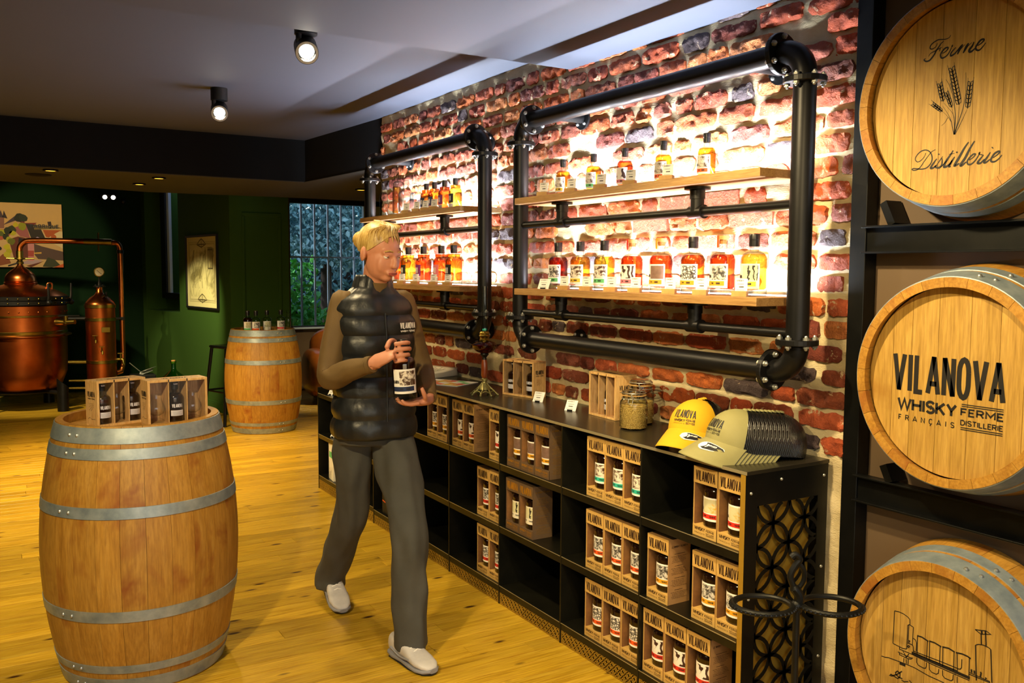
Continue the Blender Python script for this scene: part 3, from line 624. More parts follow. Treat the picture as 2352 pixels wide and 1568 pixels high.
DRAW = [(3,[(-150,99),(-151,1)]),(3,[(-150,99),(-136,101),(-121,100),(-108,96),(-100,91)]),(3,[(-100,91),(-99,75)]),(3,[(-151,1),(-129,-1),(-118,-2),(-106,1)]),(3,[(-106,1),(-106,71),(-101,75),(-88,72)]),(3,[(-102,73),(-103,29)]),(3,[(-88,72),(-89,20)]),(3,[(-105,20),(-95,20),(-88,19),(-86,15),(-85,1)]),(3,[(-101,29),(-97,28),(-100,23),(-103,25),(-101,29)]),(3,[(-101,14),(-97,12),(-101,7),(-104,9),(-101,14)]),(3,[(-88,40),(-80,38),(-76,30),(-76,8),(-72,8)]),(5,[(-75,52),(-60,53),(-40,48)]),(3,[(-74,52),(-73,-2)]),(3,[(-43,47),(-43,-3)]),(5,[(-38,50),(-21,51),(-1,47)]),(3,[(-36,50),(-35,-6)]),(3,[(-4,46),(-4,-4)]),(5,[(2,48),(21,51),(39,47)]),(3,[(4,48),(6,-7)]),(3,[(37,46),(38,-6)]),(5,[(42,47),(61,50),(76,49),(85,46)]),(3,[(46,46),(49,-5)]),(3,[(81,48),(82,-3)]),(3,[(-85,3),(-43,4),(-1,5),(50,5)]),(3,[(-85,-1),(-36,-2),(6,-2),(48,-2)]),(10,[(-90,-4),(-45,-5),(-1,-6),(42,-7),(85,-8)]),(3,[(-129,-2),(-129,-8),(-86,-8),(-27,-13),(25,-14),(84,-15)]),(3,[(-73,-12),(-73,-26),(-67,-32),(-52,-34),(-45,-32),(-43,-26),(-43,-15)]),(3,[(-35,-13),(-33,-31),(-26,-36),(-12,-36),(-6,-31),(-5,-18)]),(3,[(6,-17),(7,-32),(14,-37),(32,-37),(37,-32),(38,-17)]),(3,[(49,-18),(50,-35)]),(3,[(60,35),(60,11),(57,6),(49,4)]),(3,[(-134,-18),(-115,-19),(-93,-20),(-86,-18),(-91,-23),(-102,-26),(-128,-24),(-129,-19)]),(3,[(-118,-9),(-106,-24)]),(3,[(-99,-11),(-106,-24)]),(3,[(-114,-29),(-114,-42)]),(3,[(-106,-29),(-105,-42)]),(3,[(-100,-27),(-100,-42)]),(3,[(-164,-47),(-131,-45),(-107,-44),(-79,-44),(-34,-50),(12,-51)]),(9,[(-127,-49),(-118,-49),(-108,-49)]),(3,[(-187,-51),(-175,-50),(-164,-47)]),(3,[(93,130),(104,132),(123,137),(136,132),(109,123),(93,130)]),(6,[(111,133),(112,124)]),(6,[(121,136),(122,127)]),(4,[(110,123),(112,96)]),(4,[(122,127),(125,97)]),(3,[(96,88),(104,93),(117,96),(130,95),(138,92)]),(4,[(96,88),(103,-7)]),(4,[(138,92),(145,4)]),(3,[(83,7),(109,6),(140,5)]),(3,[(82,2),(109,2),(141,2)]),(6,[(88,18),(89,9)]),(6,[(96,18),(97,9)]),(5,[(113,21),(115,18),(113,7)]),(3,[(126,11),(130,10),(126,5)]),(4,[(-118,-70),(-133,-85),(-150,-97),(-157,-98),(-153,-93),(-142,-95),(-131,-97),(-124,-89),(-124,-79),(-132,-75),(-139,-82),(-137,-88),(-125,-92),(-116,-91)]),(3,[(-119,-96),(-110,-98),(-97,-92)]),(3,[(-94,-87),(-86,-92)])]
def rack_barrel(label, y, z, kind):
    # lying cask, head towards the room; it passes through the back panel of the rack
    t = bpy.data.objects.new('oak_barrel', None); col.objects.link(t); tag(t, label, 'barrel', 'casks lying in the rack')
    X = Matrix(((0, 0, -1), (-1, 0, 0), (0, 1, 0))).to_4x4(); X.translation = (-.13+.95, y, z); t.matrix_world = X   # local z .95 is the rim
    for k in range(NS): put('stave', SMH, t, rot=(0, 0, 2*PI*(k+.3)/NS))
    for z0, z1, a in ((.892, .9478, 1.35), (.842, .878, 1.2)):
        h = hoop(z0, z1).build('hoop', 'zinc', t); mb = MB(); r = brad((z0+z1)/2/.95)+.003
        rivet(mb, r, a, (z0+z1)/2+.006); rivet(mb, r, a-.13, (z0+z1)/2-.004); mb.build('rivet', 'bolt', h)
    boards_of_head(.262, 7, .918, .02, t, 'headoak', 0, (1.0, .8, 1.1, 1.25, 1.1, .9, 1.0))
    zf = .9186; fn = lambda u, v: (u, v, zf); mb = MB()
    if kind == 2:
        logo(.318, lambda u, v: (u-.022, v-.045, zf), 0, mb)
    elif kind == 1:
        for wd, ln in FERME+DISTIL:
            p = [(q.x, q.y) for q in smooth_path([(a/1000, b/1000, 0) for a, b in ln], 4)]
            strokes([p], wd/1000*.66, mb, fn, 0, lambda s_: .35+.65*math.sin(PI*min(1, max(0, s_*.9+.05))))
        for wd, ln in STEMS:
            p = [(q.x, q.y) for q in smooth_path([(a/1000, b/1000, 0) for a, b in ln], 4)]
            strokes([p], wd/1000*.7, mb, fn, 0, lambda s_: 1-.7*s_)
        for (ax, ay), (bx, by), wd in EARS:
            A_ = Vector((ax, ay))/1000; B_ = Vector((bx, by))/1000; d_ = (A_-B_); n_ = Vector((-d_.y, d_.x)).normalized(); L_ = d_.length; d_.normalize(); W_ = wd/1000*.62
            strokes([[tuple(B_), tuple(A_)]], .0028, mb, fn)
            m_ = max(4, int(L_/.0095))
            for i in range(m_):
                for sg in (-1, 1):
                    c_ = B_+d_*(L_*(i+.3)/m_); tip = c_+d_*.013+n_*sg*W_; k_ = c_+d_*.002+n_*sg*W_*.75
                    strokes([[tuple(c_), tuple(k_), tuple(tip), tuple(c_+d_*.011+n_*sg*W_*.25), tuple(c_)]], .0019, mb, fn)
                    strokes([[tuple(tip), tuple(tip+d_*.009+n_*sg*.001)]], .0009, mb, fn)
    else:
        for wd, ln in DRAW: strokes([[(a/1000, b/1000) for a, b in ln]], wd/1000*.85, mb, fn)
    mb.build('lettering' if kind < 3 else 'line_drawing', 'ink', t)
    return t
rack_barrel('topmost barrel in the black rack, its head lettered with script and wheat ears', 1.46, 1.965, 1)
rack_barrel('middle barrel in the black rack with bold block lettering on its head', 1.435, 1.205, 2)
rack_barrel('lowest barrel in the black rack with a line drawing of stills on its head', 1.435, .42, 3)

# ------------------------------------------------------------------ rack
rk = thing('barrel_rack', 'tall black steel rack with brown back panel holding three barrel heads', 'rack', (0, 1.83, 0))
def rb(name, x0, x1, y0, y1, z0, z1, mat='black_steel', bev=.0015): return box(name, x0, x1, y0-1.83, y1-1.83, z0, z1, mat, rk, bev)
rb('post', -.012, .045, 1.798, 1.855, 0, 2.41)
rb('side_plate', .045, .75, 1.80, 1.84, 0, 2.41)
for zt in (2.41, 1.642, .872, .102):
    a = rb('rail', -.004, .004, .3, 1.80, zt-.078, zt, bev=.0); a2 = rb('rail_flange', -.032, .0, .3, 1.80, zt-.006, zt, 'black_steel', .001); a3 = rb('rail_flange', -.032, .0, .3, 1.80, zt-.084, zt-.078, 'black_steel', .001)
rb('back_panel', .046, .06, .3, 1.80, 0, 2.40, 'brown_panel', 0)
for yc, zt in ((1.46, 1.642), (1.435, .872), (1.435, .102)):
    for s_ in (-1, 1):
        mb = MB(); X = Matrix.Translation((.0, yc-1.83+s_*.235, zt)) @ Matrix.Rotation(-s_*.45, 4, 'X')
        mb.box(-.03, .04, -.012, .012, 0.0, .075 if zt > 1 else .055, 0, X); mb.build('chock', 'black_steel', rk)

# ------------------------------------------------------------------ pipe frames with shelves
PX = -.185; PR = .0352
def flange(axis, loc, parent, th=.009, R=.065, nb=6, ph=.3):
    q = Vector(axis).to_track_quat('Z', 'Y').to_matrix().to_4x4(); X = Matrix.Translation(loc) @ q
    f = MB(); f.lathe([(0, -th), (R-.002, -th), (R, -th+.002), (R, -.001), (R, .001), (R, th-.002), (R-.002, th), (0, th)], 32, 0, True, X)
    for i in range(len(f.s)): f.s[i] = False
    o = f.build('flange', 'pipe', parent)
    for k in range(nb):
        mb = MB()
        a = 2*PI*k/nb+ph; c = (math.cos(a)*(R-.013), math.sin(a)*(R-.013))
        for s_ in (-1, 1): mb.add(*hexn(c, s_*th, s_*(th+.007)), 0, False, X); mb.ball(X @ Vector((c[0], c[1], s_*(th+.009))), .0058, 0, 8, 5)
        mb.cyl(X @ Vector((c[0], c[1], -th)), X @ Vector((c[0], c[1], th)), .004, n=6); mb.build('bolt', 'bolt', o)
    return o
def hexn(c, z0, z1, r=.0095):
    vs = [(c[0]+r*math.cos(PI*i/3), c[1]+r*math.sin(PI*i/3), z) for z in (z0, z1) for i in range(6)]
    return vs, [tuple(range(5, -1, -1)), tuple(range(6, 12))]+[(i, (i+1) % 6, 6+(i+1) % 6, 6+i) for i in range(6)]
def frame(label, y0, y1, zb, zt, ys0, ys1, tees):
    """rectangular frame of heavy pipe, centre lines y0..y1, zb..zt"""
    O = Vector((PX, (y0+y1)/2, zb)); t = thing('pipe_shelf_frame', label, 'shelf unit', O)
    P = lambda y, z, x=PX: Vector((x, y, z))-O
    B = .085
    for y in (y0, y1): MB().cyl(P(y, zb+B), P(y, zt-B), PR, n=28).build('post', 'pipe', t)
    for z in (zb, zt): MB().cyl(P(y0+B, z), P(y1-B, z), PR, n=28).build('crossbar', 'pipe', t)
    for y, sy in ((y0, 1), (y1, -1)):
        for z, sz in ((zb, 1), (zt, -1)):
            c = P(y+sy*B, z+sz*B); pth = [c+Vector((0, -sy*B*math.cos(a), -sz*B*math.sin(a))) for a in [PI/2*i/8 for i in range(9)]]
            MB().tube(pth, PR*1.04, 24).build('elbow', 'pipe', t)
            flange((0, 0, 1), P(y, z+sz*(B+.012)), t, ph=.2); flange((0, 1, 0), P(y+sy*(B+.012), z), t, ph=.5)
    for z in (zb, zt):
        for y in (y0+.25, y1-.25):
            b = MB().cyl(P(y, z), P(y, z, -.012), .022, n=18).build('wall_bracket', 'pipe', t)
            q = Matrix.Translation(P(y, z, -.018)) @ Matrix.Rotation(PI/2, 4, 'Y'); mb = MB().lathe([(0, -.006), (.05, -.006), (.05, .004), (0, .004)], 24, 0, False, q); mb.build('wall_plate', 'pipe', b)
            for k in range(4): MB().ball(P(y+.036*math.cos(k*PI/2+.8), z+.036*math.sin(k*PI/2+.8), -.028), .007, 0, 8, 5).build('bolt', 'bolt', b)
    for zr, zs_ in ((1.309, 1.42), (1.708, 1.823)):
        MB().cyl(P(y0, zr), P(y1, zr), .0165, n=18).build('rail', 'pipe', t)
        for y in tees:
            mb = MB(); mb.cyl(P(y-.032, zr), P(y+.032, zr), .023, n=20); mb.cyl(P(y, zr), P(y, zr+.045), .024, n=20); mb.cyl(P(y, zr+.045), P(y, zs_-.034), .027, n=20)
            mb.cyl(P(y, zs_-.038), P(y, zs_-.0285), .046, n=24); mb.build('tee_support', 'pipe', t)
            MB().cyl(P(y-.036, zr), P(y-.032, zr), .0245, n=20).build('collar', 'edge_steel' if 0 else 'pipe', t)
        sh = box('shelf', -.27-O.x, -.026-O.x, ys0-O.y, ys1-O.y, zs_-.028-O.z, zs_-O.z, 'shelfoak', t, .0015)
        box('led_strip', -.052-O.x, -.044-O.x, ys0+.02-O.y, ys1-.02-O.y, zs_-O.z, zs_+.004-O.z, 'led', sh)
    return t
frame('large black pipe frame on the brick wall with two oak shelves, nearer one', 1.90, 3.54, 1.187, 2.176, 1.992, 3.455, (2.36, 3.2))
frame('smaller black pipe frame on the brick wall behind the walking person', 3.88, 5.377, 1.187, 2.166, 3.985, 5.335, (4.32, 5.08))

# ------------------------------------------------------------------ bottles
def cyl_fn(r, zc=0, a0=0): return lambda u, v: (r*math.cos(a0+u/r), r*math.sin(a0+u/r), zc+v)
def bottle_mesh(h, r, liq, fill=.72, cap='capblack', base='glass', lab='art_grey', band='mustard', face=0, top='plain', neckr=.0145, lw=None, cap2=None, white='white', txt=True, slim=False):
    """returns list of (name, mesh); label centre faces angle `face` (radians)"""
    k = h/.205; sh = .62*h if not slim else .66*h; nr = neckr*k if not slim else neckr; out = []
    ang = [i*PI/2/6 for i in range(7)]; cr = (r-nr)*.92; body = [(0, 0), (r*.93, 0), (r, .004), (r, sh-.25*cr)]
    shoulder = [(nr+(r-nr)*math.cos(a), sh-.25*cr+cr*math.sin(a)) for a in ang[1:-1]]; zn = sh-.25*cr+cr*1.02
    prof = body+shoulder+[(nr, zn), (nr, h*.9), (nr*1.12, h*.9), (nr*1.12, h*.93)]
    mb = MB().lathe(prof, 28); out.append(('glass', mb.mesh('glass', base)))
    if liq:
        b0 = .022*k; q = .0028; zf = sh*fill/.62*.9 if fill < .6 else None
        lp = [(0, b0), (r-q-.003, b0), (r-q, b0+.003), (r-q, sh-.25*cr)]+([(nr+(r-nr)*math.cos(a)-q, sh-.25*cr+cr*math.sin(a)) for a in ang[1:4]])
        if fill < .99: lp = [p for p in lp if p[1] < h*fill]; lp.append((lp[-1][0], min(h*fill, lp[-1][1]+.02*k) if lp[-1][1] < h*fill-.02 else lp[-1][1]))
        lp.append((0, lp[-1][1])); out.append(('spirit', MB().lathe(lp, 28).mesh('spirit', liq)))
    ct = h; c0 = h*.80; cr_ = nr*1.22
    if top == 'plain':
        mb = MB().lathe([(cr_, c0), (cr_, c0+(ct-c0)*.5), (cr_*.96, c0+(ct-c0)*.52), (cr_*1.02, c0+(ct-c0)*.54), (cr_*1.02, ct-.002), (cr_*.98, ct)], 20, 0); mb.lathe([(cr_*.98, ct), (0, ct)], 20, 1); mb.lathe([(nr, c0), (cr_, c0)], 20)
        out.append(('cap', mb.mesh('cap', [cap, cap2 or cap])))
    elif top == 'wood':
        mb = MB().lathe([(nr*.85, h*.86), (nr*.9, h*.93)], 16, 1); mb.lathe([(0, h*.93), (nr*1.35, h*.93), (nr*1.4, h-.001), (0, h)], 20, 0)
        st = .006; fa = face-.5
        X = Matrix.Rotation(fa, 4, 'Z'); mb.box(nr*1.38, nr*1.44, -st, st, h*.80, h*.995, 2, X); mb.box(0, nr*1.44, -st, st, h*.999, h*1.004, 2, X)
        out.append(('stopper', mb.mesh('stopper', ['woodcap', 'cork', cap])))
    elif top == 'clear':
        mb = MB().lathe([(nr*1.15, h*.86), (nr*1.2, h), (0, h)], 16, 0); out.append(('stopper', mb.mesh('stopper', 'glass')))
    if lab:
        # wrap label: white sheet, picture, coloured band with print
        lw = lw or r*1.95; rl = r+.0006; z0, z1 = .024*k, sh*.84; n = 14; mb = MB()
        def patch(u0, u1, v0, v1, m, off=0, nn=10):
            R_ = rl+off; vs = []; 
            for i in range(nn+1):
                a = face+(u0+(u1-u0)*i/nn)/R_
                vs += [(R_*math.cos(a), R_*math.sin(a), v0), (R_*math.cos(a), R_*math.sin(a), v1)]
            mb.add(vs, [(2*i, 2*i+2, 2*i+3, 2*i+1) for i in range(nn)], m, True)
        H_ = z1-z0; patch(-lw/2, lw/2, z0, z1, 0); patch(-lw*.22, lw*.44, z0+H_*.34, z0+H_*.93, 1, .0003); patch(-lw/2, lw*.36, z0+H_*.10, z0+H_*.29, 2, .0003)
        fn = lambda u, v: ((rl+.0006)*math.cos(face+u/rl), (rl+.0006)*math.sin(face+u/rl), z0+v)
        if txt:
            word('VILANOVA', H_*.14, .36, .12, .19, fit=lw*.28, mb=mb, fn=fn, x0=-lw*.52, y0=H_*.42, m=3)
            word('1000', H_*.09, .6, .25, .3, fit=lw*.16, mb=mb, fn=fn, x0=lw*.02, y0=H_*.15, m=3); word('PEED', H_*.06, .6, .25, .3, fit=lw*.1, mb=mb, fn=fn, x0=-lw*.2, y0=H_*.17, m=3)
        out.append(('label', mb.mesh('label', [white, lab, band, 'ink'])))
    return out
def place_bottle(parts, label, loc, rz, group, name='whisky_bottle', cat='bottle'):
    t = thing(name, label, cat, loc, rz, group)
    for n_, me in parts: put(n_, me, t)
    return t
CF = math.radians(-166)      # labels turned towards the shop floor and the door
ZL, ZU = 1.4204, 1.8234
big = [ # y, liquid, cap, label picture, band, top, white
 (3.30, 'l_deep', 'capblack', 'art_grey', 'greenl', 'plain', 'deep red whisky bottle with grey picture label, leftmost on the near lower shelf'),
 (3.13, 'l_amber', 'capblack', 'art_sepia', 'yellowl', 'plain', 'amber whisky bottle with blank pale label, second from left, near lower shelf'),
 (2.96, 'l_gold', 'capblack', 'art_sepia', 'greenl', 'plain', 'golden whisky bottle with sepia cask label and green band, near lower shelf'),
 (2.78, 'l_red', 'red', 'art_still', 'pink', 'wood', 'red whisky bottle with wooden stopper, red seal strip and pink band, near lower shelf'),
 (2.605, 'l_red', 'mustard', 'brownpic', 'mustard', 'wood', 'red whisky bottle, wooden stopper, brown picture label, near lower shelf'),
 (2.43, 'l_orange', 'capblack', 'art_vor', 'mustard', 'plain', 'orange-red whisky bottle with black cap and stone-pattern label, near lower shelf'),
 (2.28, 'l_red', 'orange', 'art_grey', 'mustard', 'wood', 'red whisky bottle, wooden stopper with orange strip, second from right, near lower shelf'),
 (2.135, 'l_yellow', 'capblack', 'art_line', 'yellowl', 'plain', 'pale yellow whisky bottle with tall black cap, rightmost on the near lower shelf')]
BIGY = []
for y, lq, cp, la, bd, tp, lb in big:
    parts = bottle_mesh(.205, .0435, lq, .72, cp, 'glass', la, bd, CF, tp, cap2='mustard' if tp == 'plain' else None, white='cream' if lq == 'l_yellow' else 'white')
    place_bottle(parts, lb, (-.135, y, ZL), 0, 'large whisky bottles on the near lower shelf')
small = [(3.276, 'l_gold', 'art_sepia', 'yellowl', 'amber miniature whisky bottle with pale label, leftmost on the near upper shelf'), (3.05, 'l_gold', 'art_sepia', 'greenl', 'golden small whisky bottle with green band, second on the near upper shelf'),
 (2.84, 'l_red', 'art_still', 'pink', 'red small whisky bottle in the middle of the near upper shelf'), (2.608, 'l_amber', 'art_sepia', 'orange', 'amber small whisky bottle with orange band, second from right on the near upper shelf'),
 (2.377, 'l_gold', 'art_sepia', 'orange', 'golden small whisky bottle nearest to the right on the near upper shelf')]
for y, lq, la, bd, lb in small:
    place_bottle(bottle_mesh(.163, .0325, lq, .78, 'capblack', 'glass', la, bd, CF, 'plain', .0135), lb, (-.13, y, ZU), 0, 'small whisky bottles on the near upper shelf')
far_low = [(5.06, 'l_orange', 'pink', 'orange-red whisky bottle half hidden behind the head of the person, far lower shelf'), (4.90, 'l_gold', 'blackl', 'golden whisky bottle with black label, second visible on the far lower shelf'),
 (4.69, 'l_red', 'purple', 'red whisky bottle with purple label on the far lower shelf'), (4.46, 'l_red', 'pink', 'red whisky bottle with pink label on the far lower shelf'), (4.31, 'l_amber', 'blackl', 'amber whisky bottle with black label, rightmost on the far lower shelf')]
CF2 = CF+.12
def dark_label(parts, r, k, face, c, cw='white'):
    mb = MB(); rl = r+.0007; w = r*1.1
    def patch(u0, u1, v0, v1, m, off=0):
        vs = []
        for i in range(9):
            a = face+(u0+(u1-u0)*i/8)/rl; vs += [((rl+off)*math.cos(a), (rl+off)*math.sin(a), v0*k), ((rl+off)*math.cos(a), (rl+off)*math.sin(a), v1*k)]
        mb.add(vs, [(2*i, 2*i+2, 2*i+3, 2*i+1) for i in range(8)], m, True)
    patch(-w, w*.35, .045, .105, 0); patch(-w*.85, w*.3, .018, .042, 1)
    fn = lambda u, v: ((rl+.0006)*math.cos(face+u/rl), (rl+.0006)*math.sin(face+u/rl), v*k)
    strokes([[(-w*.5, .06), (-w*.5, .09)], [(-w*.3, .06), (-w*.3, .09)], [(-w*.1, .06), (-w*.1, .09)]], .005*k, mb, fn, 1)
    parts.append(('label', mb.mesh('label', [c, cw]))); return parts
for y, lq, c, lb in far_low:
    place_bottle(dark_label(bottle_mesh(.215, .046, lq, .78, 'capblack', 'glass', None, None, CF2, 'plain', cap2='mustard'), .046, 1.05, CF2, c), lb, (-.135, y, ZL), 0, 'whisky bottles on the far lower shelf')
far_up = [(4.66, 'l_orange', 'navy', 'leftmost small orange whisky bottle with dark blue label on the far upper shelf'), (4.555, 'l_orange', 'navy', 'second small orange whisky bottle with dark blue label on the far upper shelf'), (4.43, 'l_red', 'purple', 'small red whisky bottle with purple label on the far upper shelf'), (4.30, 'l_yellow', 'blackl', 'small yellow whisky bottle with black label, rightmost on the far upper shelf')]
for y, lq, c, lb in far_up:
    place_bottle(dark_label(bottle_mesh(.168, .036, lq, .8, 'capblack', 'glass', None, None, CF2, 'plain', .0145), .036, .82, CF2, c), lb, (-.13, y, ZU), 0, 'small amber bottles on the far upper shelf')
for y, h, r, lq, nr, lb, x in ((5.235, .225, .026, None, .010, 'slim clear glass bottle at the left end of the far upper shelf', -.15), (5.15, .275, .028, 'l_amber', .012, 'slim amber-filled tall bottle behind the clear ones on the far upper shelf', -.10),
        (5.03, .30, .034, 'l_clear', .013, 'tallest clear bottle on the far upper shelf', -.14), (4.90, .205, .046, 'l_clear', .014, 'broad clear spirit bottle on the far upper shelf', -.15), (4.775, .18, .040, 'l_clear', .014, 'smaller clear spirit bottle before the amber ones on the far upper shelf', -.14)):
    place_bottle(bottle_mesh(h, r, lq, .7, top='clear', lab=None, base='glass', slim=r < .04, neckr=nr), lb, (x, y, ZU), 0, 'clear bottles on the far upper shelf', 'spirit_bottle')

# price tags in little wooden holders
def tag_parts(holder=True):
    out = []; rs_ = random.Random(2)
    if holder:
        out.append(('holder', MB().box(-.025, .025, -.012, .012, 0, .018).mesh('holder', 'holder')))
        X = Matrix.Translation((.004, -.002, .012)) @ Matrix.Rotation(-.12, 4, 'X'); cw, ch = .040, .046
    else:
        X = Matrix.Rotation(-.5, 4, 'X'); cw, ch = .055, .05
        out.append(('holder', MB().box(-.012, .012, -.004, .012, 0, .006).mesh('holder', 'black')))
    mb = MB().box(-cw/2, cw/2, -.0006, .0006, 0, ch, 0, X); fn = lambda u, v: tuple(X @ Vector((u-cw*.4, -.0010, v)))
    word('WHISKY', .006, .7, .16, .2, fit=cw*.6, mb=mb, fn=fn, y0=ch*.8, m=1); scribble(1, cw*.8, .006, lambda u, v: fn(u, v+ch*.62), mb, rs_, 1, .0016); scribble(1, cw*.5, .006, lambda u, v: fn(u+.008, v+ch*.42), mb, rs_, 1, .004)
    scribble(1, cw*.7, .006, lambda u, v: fn(u, v+ch*.2), mb, rs_, 1, .0012)
    out.append(('card', mb.mesh('card', ['white', 'ink']))); return out
TP = tag_parts(); TP2 = tag_parts(False); tag0 = None
def tags(ys, z, where, grp, x=-.232):
    for i, y in enumerate(ys):
        t = thing('price_tag', where[i] if isinstance(where, list) else where, 'price tag', (x, y, z), math.radians(-62), grp)
        for n_, me in TP: put(n_, me, t)
ordn = ['leftmost', 'second from left', 'third from left', 'fourth from left', 'fifth from left', 'sixth from left', 'seventh from left', 'rightmost']
tags([3.115, 2.955, 2.79, 2.64, 2.445, 2.285, 2.10], ZL+.0, ['white price card in a wooden block, %s on the near lower shelf' % o for o in ordn[:6]+['rightmost']], 'price cards on the near lower shelf')
tags([3.28, 3.07, 2.865, 2.68, 2.47], ZU, ['white price card in a wooden block, %s on the near upper shelf' % o for o in ordn[:4]+['rightmost']], 'price cards on the near upper shelf')
tags([4.98, 4.79, 4.60, 4.37, 4.20], ZL, ['white price card in a wooden block, %s on the far lower shelf' % o for o in ordn[:4]+['rightmost']], 'price cards on the far lower shelf')
tags([4.72, 4.58, 4.47, 4.36], ZU, ['white price card in a wooden block, %s on the far upper shelf' % o for o in ordn[:3]+['rightmost']], 'price cards on the far upper shelf')
def lean_tag(loc, rz, lb):
    t = thing('price_tag', lb, 'price tag', loc, rz)
    for n_, me in TP2: put(n_, me, t)
lean_tag((-.215, 3.30, ZL), -1.1, 'leaning white price card before the deep red bottle on the near lower shelf')

# ------------------------------------------------------------------ low steel cabinet
cb = thing('steel_cabinet', 'long low blackened steel cabinet with open cubbies and fretwork plinth', 'cabinet', (0, 1.905, 0))
CY = 1.905; XF = -.385; DV = [1.905, 2.40, 2.893, 3.386, 3.880, 4.372, 4.865, 5.357, 5.85]
def cbx(name, x0, x1, y0, y1, z0, z1, mat='raw_steel', bev=.0008): return box(name, x0, x1, y0-CY, y1-CY, z0, z1, mat, cb, bev)
cbx('counter_top', XF, -.016, DV[0]-.006, DV[6]+.01, .887, .899, 'counter')
MB().box(XF-.0012, XF, -.006, DV[6]+.01-CY, .888, .898).build('counter_edge', 'edge_steel', cb)
for i, y in enumerate(DV[1:], 1):
    cbx('divider', XF+.001, -.02, y-.004, y+.004, 0, .887 if i <= 6 else .70)
cbx('end_lining', XF+.02, -.075, DV[0]+.02, DV[0]+.024, 0.0, .887, 'gold_lit', 0)
cbx('corner_post', XF, XF+.012, DV[0]-.003, DV[0]+.02, 0, .887, 'gold_lit')
cbx('back_panel', -.024, -.018, DV[0]+.03, DV[8], .0, .887 if 0 else .70, 'black', 0)
cbx('back_panel', -.024, -.018, DV[0]+.03, DV[6], .70, .887, 'black', 0)
for i in range(8):
    a, b = DV[i]+.004, DV[i+1]-.004; a = a+.02 if i == 0 else a
    for z in (.642, .358, .085) if i < 6 else (.662, .381, .095):
        s_ = MB().box(XF+.003, -.026, a-CY, b-CY, z-.004, z).box(XF+.003, XF+.006, a-CY, b-CY, z-.030, z-.004)
        s_.build('shelf_plate', 'raw_steel', cb)
        MB().box(XF+.0015, XF+.003, a-CY, b-CY, z-.0025, z).build('shelf_highlight', 'edge_steel', cb)  # pale strip draws the highlight along the shelf front
def fret(w, h, R, wd, th=.003, mar=(0, 0, 0, 0), seg=20):
    """sheet in the u,v plane (u 0..w, v 0..h) cut as interlaced rings, thickness along n"""
    mb = MB(); l_, r_, b_, t_ = mar
    for q in ((0, l_, 0, h), (w-r_, w, 0, h), (l_, w-r_, 0, b_), (l_, w-r_, h-t_, h)):
        if q[1]-q[0] > 0 and q[3]-q[2] > 0: mb.box(q[0], q[1], 0, th, q[2], q[3])
    nu = int((w-l_-r_)/R)+3; nv = int((h-b_-t_)/R)+3
    for i in range(-1, nu):
        for j in range(-1, nv):
            if (i+j) % 2: continue
            cu, cv = l_+i*R, b_+j*R
            for k in range(seg):
                a, b = 2*PI*k/seg, 2*PI*(k+1)/seg; m_ = (a+b)/2; pu, pv = cu+R*math.cos(m_), cv+R*math.sin(m_)
                if not (l_-.001 < pu < w-r_+.001 and b_-.001 < pv < h-t_+.001): continue
                q = []
                for n_ in (0, th):
                    for ang, rad in ((a, R-wd/2), (b, R-wd/2), (b, R+wd/2), (a, R+wd/2)): q.append((min(max(cu+rad*math.cos(ang), l_), w-r_), n_, min(max(cv+rad*math.sin(ang), b_), h-t_)))
                mb.add(q, [(0, 1, 2, 3), (7, 6, 5, 4), (0, 4, 5, 1), (2, 6, 7, 3)], 0)
    return mb
fe = fret(.366, .887, .0705, .0125, .003, (.05, .045, .02, .10), 28).mesh('end_fretwork', 'black_steel')
put('end_fretwork', fe, cb, loc=(XF, -.004, 0))
mb = MB()
for u, v in ((.02, .83), (.15, .86), (.345, .85), (.02, .5), (.345, .55), (.02, .2), (.345, .25)): mb.ball((XF+u, -.005, v), .005, 0, 8, 5)
stuff(mb.build('rivets', 'bolt', cb))
pl = fret(.482, .062, .0165, .0036, .002, (.004, .004, .004, .004), 14).mesh('plinth_fretwork', 'gold_lit')
for i in range(8):
    o = put('plinth_fretwork', pl, cb); o.matrix_local = Matrix.Translation((XF+.004, DV[i+1]-.006-CY, .002)) @ Matrix.Rotation(-PI/2, 4, 'Z')
    cbx('plinth_backing', XF+.012, XF+.014, DV[i]+.004, DV[i+1]-.004, 0, .06, 'black', 0)

